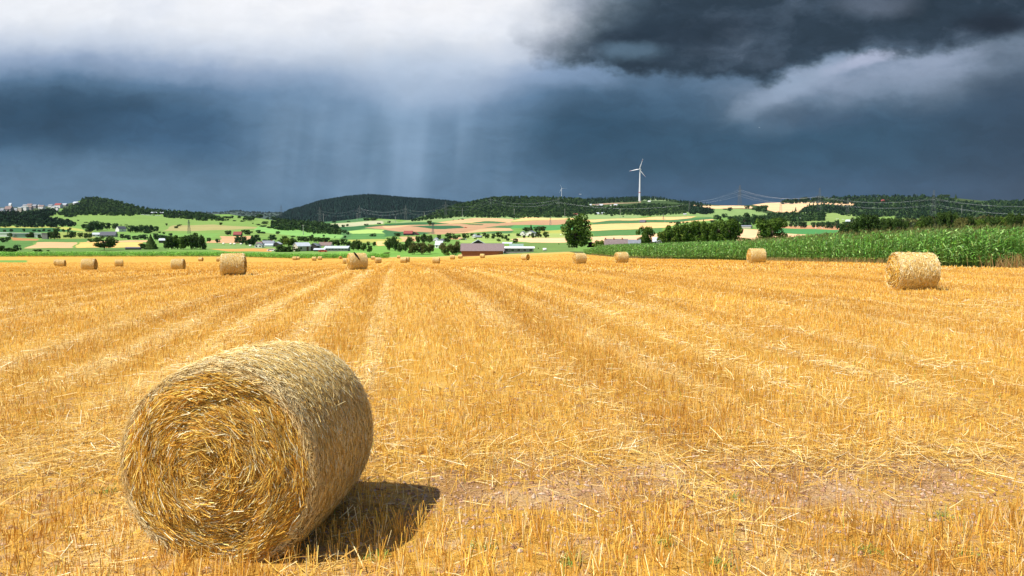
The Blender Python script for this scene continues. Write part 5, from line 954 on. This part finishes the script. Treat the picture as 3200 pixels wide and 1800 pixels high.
# ------------------------------------------------------------------ round bales
def bale_meshes(L, Rb, nb, nf, wb, wf, seed, rough=1.):
    global R
    keepR = R; R = np.random.default_rng(seed); ph = R.uniform(0, 6.28, 8)
    def rr(y, a):
        e = np.abs(2 * y / L)
        return Rb * (1 - .05 * e ** 7 + .010 * rough * (np.sin(3 * a + ph[0] + 2 * y) + .6 * np.sin(5 * a + ph[1] - 4 * y) + .4 * np.sin(11 * y + ph[2] + 2 * a)))
    def pos(y, a, ex=0.):
        r = rr(y, a) + ex; z = r * np.sin(a); z = np.where(z < -Rb * .965, -Rb * .965 + (z + Rb * .965) * .35, z)
        return np.stack([r * np.cos(a), y, z + Rb * .985], -1)
    # body
    ys = np.linspace(-L / 2, L / 2, 25); an = np.arange(64) * 2 * math.pi / 64
    Yg, Ag = np.meshgrid(ys, an, indexing='ij'); V0 = pos(Yg, Ag, -.012).reshape(-1, 3); I = np.arange(25 * 64).reshape(25, 64); J = np.roll(I, -1, 1)
    Q0 = np.stack([I[:-1], J[:-1], J[1:], I[1:]], -1).reshape(-1, 4); c0 = np.tile((.66, .46, .17, 1.), (len(V0), 1))
    n = nb; y = R.uniform(-L / 2 - .004, L / 2 + .004, n); a = R.uniform(0, 2 * math.pi, n); p = pos(y, a, R.uniform(-.008, .010 * rough, n))
    sk = R.normal(size=n) * .42; wild = R.uniform(0, 1, n) < .15 * rough; sk[wild] = R.uniform(-1.6, 1.6, wild.sum())
    tg = np.stack([-np.sin(a), 0 * a, np.cos(a)], 1); nr = np.stack([np.cos(a), 0 * a, np.sin(a)], 1)
    flip = np.where(R.uniform(0, 1, n) < .5, -1., 1.)[:, None]
    ln = R.uniform(.015, .07, n) * (1 + 1.0 * (wb > .008)); d = unit(tg * np.cos(sk)[:, None] * flip + np.array([0, 1., 0]) * np.sin(sk)[:, None] + nr * (R.normal(size=n) * .05 + .01)[:, None])
    side = unit(np.cross(d, nr + R.normal(size=(n, 3)) * .38))
    stray = R.uniform(0, 1, n) < .012; ln = np.where(stray, ln * 1.8, ln); d[stray] = unit(d[stray] + nr[stray] * R.uniform(.05, .5, (stray.sum(), 1)))
    V1, Q1, k = ribbons(p, d, side, ln, wb * R.uniform(.6, 1.4, n), -nr * (ln ** 2 / (2 * Rb))[:, None], 2, .8); c1 = tints(n, k, WRAP, .7, 1.08); rimb = np.repeat(np.abs(y) > L / 2 - .05 - .05 * np.sin(a * 3 + ph[6]) ** 2, k); c1[rimb, :3] = c1[rimb, :3] * .7 + np.array((.97, .88, .62)) * .3
    me_b = mesh_np('barrel', np.vstack([V0, V1]), np.vstack([Q0, Q1 + len(V0)]), strawm, False, None, np.vstack([c0, c1]), link=False)
    ends = []
    for s_ in (-1, 1):
        rs = np.linspace(0, 1, 14); Rg, Ag = np.meshgrid(rs, an, indexing='ij')
        def fpos(q, a, ex=0.):
            Re = rr(np.full_like(a, s_ * L / 2), a) - .002; yy_ = s_ * (L / 2 - .002 + .055 * (1 - q ** 2) * rough + (.016 * np.sin(q * 9 + a * 2 + ph[3]) + .012 * np.sin(a * 5 + q * 14 + ph[4]) + .010 * np.sin(a * 9 - q * 22 + ph[5])) * (1 - q ** 6) + ex)
            z = q * Re * np.sin(a); z = np.where(z < -Rb * .965, -Rb * .965, z); return np.stack([q * Re * np.cos(a), yy_, z + Rb * .985], -1)
        Vf = fpos(Rg, Ag, -.02).reshape(-1, 3); I = np.arange(14 * 64).reshape(14, 64); J = np.roll(I, -1, 1); Qf = np.stack([I[:-1], I[1:], J[1:], J[:-1]], -1).reshape(-1, 4)
        if s_ > 0: Qf = Qf[:, ::-1]
        cf = np.tile((.46, .25, .05, 1.), (len(Vf), 1))
        n = nf; q = R.uniform(0, 1, n) ** .52; a = R.uniform(0, 2 * math.pi, n)
        x0 = q * np.cos(a); z0 = q * np.sin(a)
        # the roll started off centre: directions swirl about two eyes near the middle
        e1 = np.array([-.16, .12]); e2 = np.array([.18, -.10]); w1_ = np.exp(-((x0 - e1[0]) ** 2 + (z0 - e1[1]) ** 2) / .07); w2_ = np.exp(-((x0 - e2[0]) ** 2 + (z0 - e2[1]) ** 2) / .07)
        tx = -(z0) * 1. - (z0 - e1[1]) * w1_ * 2.2 + (z0 - e2[1]) * w2_ * 1.2 + .25 * np.exp(-q * q / .03); tz = x0 + (x0 - e1[0]) * w1_ * 2.2 - (x0 - e2[0]) * w2_ * 1.2 + .15 * np.exp(-q * q / .03)
        ang = np.arctan2(tz, tx) + R.normal(size=n) * (.20 + .45 * np.exp(-q * q / .12)) + .22 * np.sin(5 * a + 9 * q)
        dy = R.normal(size=n) * .16 + .10; flip = np.where(R.uniform(0, 1, n) < .5, math.pi, 0); ang = ang + flip
        d = unit(np.stack([np.cos(ang), s_ * dy, np.sin(ang)], 1)); nr = np.tile((0., s_, 0.), (n, 1)); side = unit(np.cross(d, nr + R.normal(size=(n, 3)) * .75))
        ln = R.uniform(.05, .26, n) * (.9 + .3 * (wf > .008)) * np.where(q > .93, .55, 1.); ln = np.minimum(ln, .06 + q * .4)
        inw = unit(np.stack([-np.cos(a), 0 * a, -np.sin(a)], 1)); perp = np.stack([-d[:, 2], 0 * a, d[:, 0]], 1); sg = np.sign((perp * inw).sum(1))[:, None]
        p = fpos(q * .985, a, R.uniform(-.020, .018, n)) - d * (ln * .5)[:, None]
        V2, Q2, k = ribbons(p, d, side, ln, wf * R.uniform(.5, 1.3, n), perp * sg * (ln ** 2 / (2 * Rb * np.maximum(q, .25)) * R.uniform(.4, 1.5, n))[:, None], 2 if wf > .008 else 3, .8); c2 = tints(n, k, FACE, .6, 1.15); bl_ = 1 + .16 * np.sin(q * 17 + a * 2 + ph[6]) * np.sin(a * 4 + ph[7]) + .10 * np.sin(q * 31 - a * 3); c2[:, :3] = np.clip(c2[:, :3] * np.repeat(bl_, k)[:, None], 0, .95)
        rim = np.repeat(q > .955, k); c2[rim, :3] = c2[rim, :3] * .4 + np.array((.86, .74, .46)) * .55
        ends.append(mesh_np('end_face', np.vstack([Vf, V2]), np.vstack([Qf, Q2 + len(Vf)]), strawm, False, None, np.vstack([cf, c2]), link=False))
    R = keepR; return me_b, ends
def put_bale(meshes, loc, psi, label, scale=1., group='round straw bales on the stubble field', tilt=0.):
    o = empty('straw_bale', loc, 0, label=label, cat='straw bale', group=group); o.rotation_euler = (0, tilt, -psi); o.scale = (scale,) * 3
    for nme, me in (('barrel', meshes[0]), ('end_face', meshes[1][0]), ('end_face', meshes[1][1])):
        c_ = bpy.data.objects.new(nme, me); COL.objects.link(c_); c_.parent = o
    return o
Rb = .675; Lb = 1.3
big = bale_meshes(1.12, Rb, 100000, 44000, .0038, .0047, 5, 1.25)
psi = .13; ax = np.array([math.sin(psi), math.cos(psi)]); ctr = np.array([-1.84, 4.90]) + ax * .56
put_bale(big, (ctr[0], ctr[1], -.005), psi, 'huge golden round bale in the left foreground, its swirled end facing us')
mid_ = [bale_meshes(Lb, Rb, 7000, 3500, .014, .014, 21 + i, 1.5) for i in range(2)]
far_ = [bale_meshes(Lb, Rb, 1500, 800, .032, .03, 41 + i, 1.3) for i in range(3)]
BAL = [  # px centre, py top, py base, visible-end turn, label
 (2849, 797, 917, 24, 'ragged round bale in front of the maize at right'), (729.5, 790.5, 861, -5, 'round bale left of the middle, largest of the second row'),
 (1116.5, 787, 841.5, 13, 'round bale with a dark bird perched on its top'), (280, 810.5, 848.5, -20, 'round bale at left, in front of the pair at the far left'),
 (192, 799, 821, -18, 'front bale of the overlapping pair at the far left'), (180, 798.5, 818.5, -8, 'rear bale of the overlapping pair at the far left'), (372, 803.5, 826, -4, 'small bale below the spreading oak'),
 (557.5, 806.5, 842.5, -16, 'bale standing below the big dark grove'), (627.5, 801.6, 814.5, -25, 'tiny bale just left of the largest second row bale'), (684, 817, 830.5, -3, 'pale bale half hidden behind the largest second row bale'),
 (921, 806, 818, -8, 'tiny bale, lower left one of two before the left thicket'), (931, 801, 811.5, -8, 'tiny bale, upper right one of two before the left thicket'), (982, 817, 829.8, -5, 'bright bale below the tall stone barn'),
 (1000, 805, 817, -6, 'tiny bale just above the bright one below the stone barn'), (1064, 801.6, 811.5, -82, 'tiny bale turned end on, left of the bird bale'), (1081, 806, 824.5, 4, 'bale peeking out left of the bird bale'),
 (1166, 802.5, 814, -4, 'rear bale of the pair just right of the bird bale'), (1181, 801, 819.6, 18, 'front bale of the pair just right of the bird bale'), (1246, 803, 812.5, -3, 'rearmost of the three bales below the grove'),
 (1270, 802, 819.6, -12, 'middle bale of the three below the grove'), (1262, 806, 825.2, -13, 'front bale of the three below the grove'), (1363, 802.5, 824, -6, 'lone bale below the greyish thicket'),
 (1414, 793, 807, -3, 'left of two small bales at the left corner of the brick barn'), (1438.5, 793, 806, -4, 'right of two small bales at the left corner of the brick barn'), (1507.5, 791, 804.7, -9, 'small bale before the right half of the brick barn'),
 (1642, 791, 811.5, -38, 'bale with dark end, below the meadow right of the barn'), (1811, 788.7, 823.7, 24, 'bale at the left tip of the maize field'), (1941.5, 782.8, 818.7, 26, 'bale below the mauve roofed farm building'), (2363.5, 768.8, 816, 20, 'bale standing against the middle of the maize edge')]
spots = {}
for i, (px, yt, yb, dl, lab) in enumerate(BAL):
    D = 1.35; a, _ = ray(px, yb); Y = D * F / (yb - yt) * (1.0 if i else 1.0)
    X = a * Y; z = float(zt(X, Y)); fi = math.atan2(X, Y); ps = fi + math.pi / 2 - rad(dl)
    grp = mid_[i % 2] if (yb - yt) > 33 else far_[i % 3]
    o = put_bale(grp, (X, Y, z - .03), ps, lab); spots[i] = (X, Y, z)
# ------------------------------------------------------------------ bird on the bale
X, Y, z = spots[2]; feather = mat('dark_feathers', (.018, .012, .010), .7, .4, 30.); beak = mat('beak', (.25, .2, .05), .5)
bird = empty('bird', (X + .03, Y - .55, z + 1.04), .2, label='dark bird of prey perched on the bale top, tail slanting down', cat='bird')
m = MB(); tt = np.linspace(0, 1, 9); ra = np.array([.01, .045, .075, .085, .075, .055, .05, .045, .005]); V_ = []
for t, r in zip(tt, ra):
    cx, cz = -.13 + .2 * (1 - t) ** 1.2, .02 + .36 * t
    for q in range(12): V_.append((cx + r * math.cos(q * math.pi / 6), r * .9 * math.sin(q * math.pi / 6), cz))
m.add(V_, [(j * 12 + i, j * 12 + (i + 1) % 12, (j + 1) * 12 + (i + 1) % 12, (j + 1) * 12 + i) for j in range(8) for i in range(12)]); m.build('body', feather, bird, True)
m = MB(); m.bar((.03, 0, .1), (.20, -.17, -.20), .055, .035, 6); m.build('tail', feather, bird, True)
for s_ in (-1, 1):
    m = MB(); m.add([(-.12, s_ * .07, .28), (-.02, s_ * .10, .27), (.12, s_ * .09, .02), (.15, s_ * .05, -.10), (.02, s_ * .085, .06), (-.12, s_ * .06, .30), (-.02, s_ * .085, .29), (.12, s_ * .07, .03), (.15, s_ * .035, -.09), (.02, s_ * .07, .07)], [(0, 1, 2, 4), (5, 9, 7, 6), (0, 5, 6, 1), (1, 6, 7, 2), (4, 9, 5, 0), (2, 7, 8, 3), (3, 8, 9, 4)], [(2, 3, 4), (7, 9, 8)]); m.build('wing', feather, bird)
    m = MB(); m.bar((-.02, s_ * .03, .06), (-.03, s_ * .03, -.02), .012, .01, 5); m.build('leg', beak, bird)
m = MB(); m.bar((-.15, 0, .355), (-.20, 0, .34), .014, .003, 6); m.build('beak', beak, bird); bird.scale = (1.2, 1.2, 1.0)
# ------------------------------------------------------------------ maize
mz = tinted('maize_leaf', (1, 1, 1), .5, .3, .35)
MZ = np.array([(.12, .29, .04), (.17, .38, .055), (.06, .16, .025), (.30, .48, .15), (.13, .31, .055)])
def maize(X, Y, H, nl, seg, lw, stalk=True):
    n = len(X); z = zt(X, Y); H = H * R.uniform(.82, 1.12, n) * np.where(X > 10, np.clip((232 - Y) / 40, .55, 1), 1); V, Qs, Cs = [], [], []; off = 0; wind = np.array([.55, .1, 0])
    for j in range(nl):
        t = (j + .6) / nl; a = R.uniform(0, 6.28, n); d = unit(np.stack([np.cos(a) + wind[0], np.sin(a) * .8, R.uniform(.5, 1.3, n) + t * .5], 1))
        ln = R.uniform(.55, .95, n) * (1.15 - .5 * abs(t - .5)); p = np.stack([X, Y, z + H * (.08 + .84 * t)], 1); side = unit(np.cross(d, (0, 0, 1.)) + R.normal(size=(n, 3)) * .25)
        V_, Qd, k = ribbons(p, d, side, ln, lw * R.uniform(.7, 1.25, n), np.stack([wind[0] * .35 * ln, 0 * ln, -ln * R.uniform(.5, 1.05, n)], 1), seg, .25)
        V.append(V_); Qs.append(Qd + off); Cs.append(tints(n, k, MZ if t > .15 else MZ * (1.3, 1., .9), .45, 1.55)); off += len(V_)
    if stalk:
        sd = np.tile((1., .3, 0), (n, 1)); V_, Qd, k = ribbons(np.stack([X, Y, z], 1), unit(R.normal(size=(n, 3)) * .04 + (0.03, 0, 1)), sd, H, np.full(n, .035), None, 1, .4)
        V.append(V_); Qs.append(Qd + off); Cs.append(tints(n, k, np.array([(.25, .30, .08), (.20, .28, .07)]))); off += len(V_)
    if seg > 2:
        for j in range(3):
            d = unit(np.stack([R.normal(size=n) * .35 + .15, R.normal(size=n) * .35, 1 + 0 * X], 1)); sd = np.tile((1., .3, 0), (n, 1))
            V_, Qd, k = ribbons(np.stack([X, Y, z + H * .95], 1), d, sd, R.uniform(.15, .34, n), np.full(n, .018), np.tile((.05, 0, -.03), (n, 1)), 2, .6); V.append(V_); Qs.append(Qd + off); Cs.append(tints(n, k, np.array([(.42, .36, .14), (.34, .36, .12)]))); off += len(V_)
    return np.vstack(V), np.vstack(Qs), np.vstack(Cs)
parts = []
def rows_(r0, r1, step, y0, y1, pl_, H, nl, seg, lw):
    Xs, Ys = [], []
    for r in np.arange(r0, r1, step):
        Y = np.arange(y0, y1, pl_); Y = Y + R.normal(size=len(Y)) * pl_ * .3; X = np.interp(Y, mzY, mzX) + .4 + r + R.normal(size=len(Y)) * .08; Xs.append(X); Ys.append(Y)
    X = np.concatenate(Xs); Y = np.concatenate(Ys); k = np.abs(X / Y) < .80; X, Y = X[k], Y[k]; parts.append(maize(X, Y, H, nl, seg, lw))
rows_(0, 6.1, .75, 34, 100, .17, 2.45, 10, 3, .085); rows_(0, 6.1, .75, 100, 222, .3, 2.45, 8, 2, .12); rows_(6.5, 26, 1.5, 34, 222, .55, 2.5, 6, 2, .16); rows_(27, 70, 4, 34, 222, 1.2, 2.5, 5, 2, .25)
o_ = 0; Vm, Qm, Cm = [], [], []
for V_, Qd, c_ in parts: Vm.append(V_); Qm.append(Qd + o_); Cm.append(c_); o_ += len(V_)
tag(mesh_np('maize', np.vstack(Vm), np.vstack(Qm), mz, True, None, np.vstack(Cm)), 'tall green maize standing along the right side of the field', 'maize', None, 'stuff')
# strip of maize along the far edge
n = 9000; px = R.uniform(-400, 1215, n); yb = np.interp(px, bdP, bdV) - .2
aa, _ = ray(px, yb); Yb = np.interp(px, [-400, 700, 1000, 1215], [409, 409, 362, 356]) + R.uniform(0, 14, n); Vm, Qd, c_ = maize(aa * Yb, Yb, 2.2, 6, 2, .28, False); c_[:, :3] *= (1.15, 1.3, .8)
tag(mesh_np('maize', Vm, Qd, mz, True, None, c_), 'narrow strip of green maize along the far edge of the field', 'maize', None, 'stuff')
# dry grass at the foot of the right hand maize
n = 380; Y = np.concatenate([R.normal(46.8, .7, n), R.uniform(60, 90, 900), R.uniform(120, 200, 500)]); X = np.interp(Y, mzY, mzX) + R.uniform(-.5, .3, len(Y)); n = len(Y)
d = unit(np.stack([R.normal(size=n) * .25, R.normal(size=n) * .2, 1 + 0 * X], 1)); V_, Qd, k = ribbons(np.stack([X, Y, zt(X, Y)], 1), d, np.tile((1., 0, 0), (n, 1)), np.where(Y < 52, R.uniform(.35, 1.0, n), R.uniform(.2, .55, n)), R.uniform(.015, .04, n), np.stack([R.normal(size=n) * .12, 0 * X, -.05 + 0 * X], 1), 2, .6)
tag(mesh_np('dry_grass', V_, Qd, strawm, False, None, tints(n, k, np.array([(.42, .27, .12), (.52, .36, .18), (.34, .24, .10), (.30, .30, .10)]))), 'brown seeding grass at the foot of the maize', 'grass', None, 'stuff')
# ------------------------------------------------------------------ air
if True:
    HZ = bpy.data.meshes.new('haze'); m = MB(); m.box(-9000, 9000, -600, 9500, -1200, 520); ho = m.build('haze', None); tag(ho, 'thin blue haze in the valley air', 'haze', None, 'stuff')
    hm = bpy.data.materials.new('haze'); hm.use_nodes = True; g = G(hm.node_tree); g.N.clear(); o = g.n('ShaderNodeOutputMaterial'); v = g.n('ShaderNodeVolumePrincipled')
    v.inputs['Color'].default_value = (.62, .78, 1., 1); v.inputs['Density'].default_value = 0.9e-5; v.inputs['Anisotropy'].default_value = 0.; g.L.new(v.outputs[0], o.inputs['Volume']); ho.data.materials.append(hm)
sc.cycles.max_bounces = 6; sc.cycles.diffuse_bounces = 3; sc.cycles.transparent_max_bounces = 4; sc.cycles.volume_bounces = 0
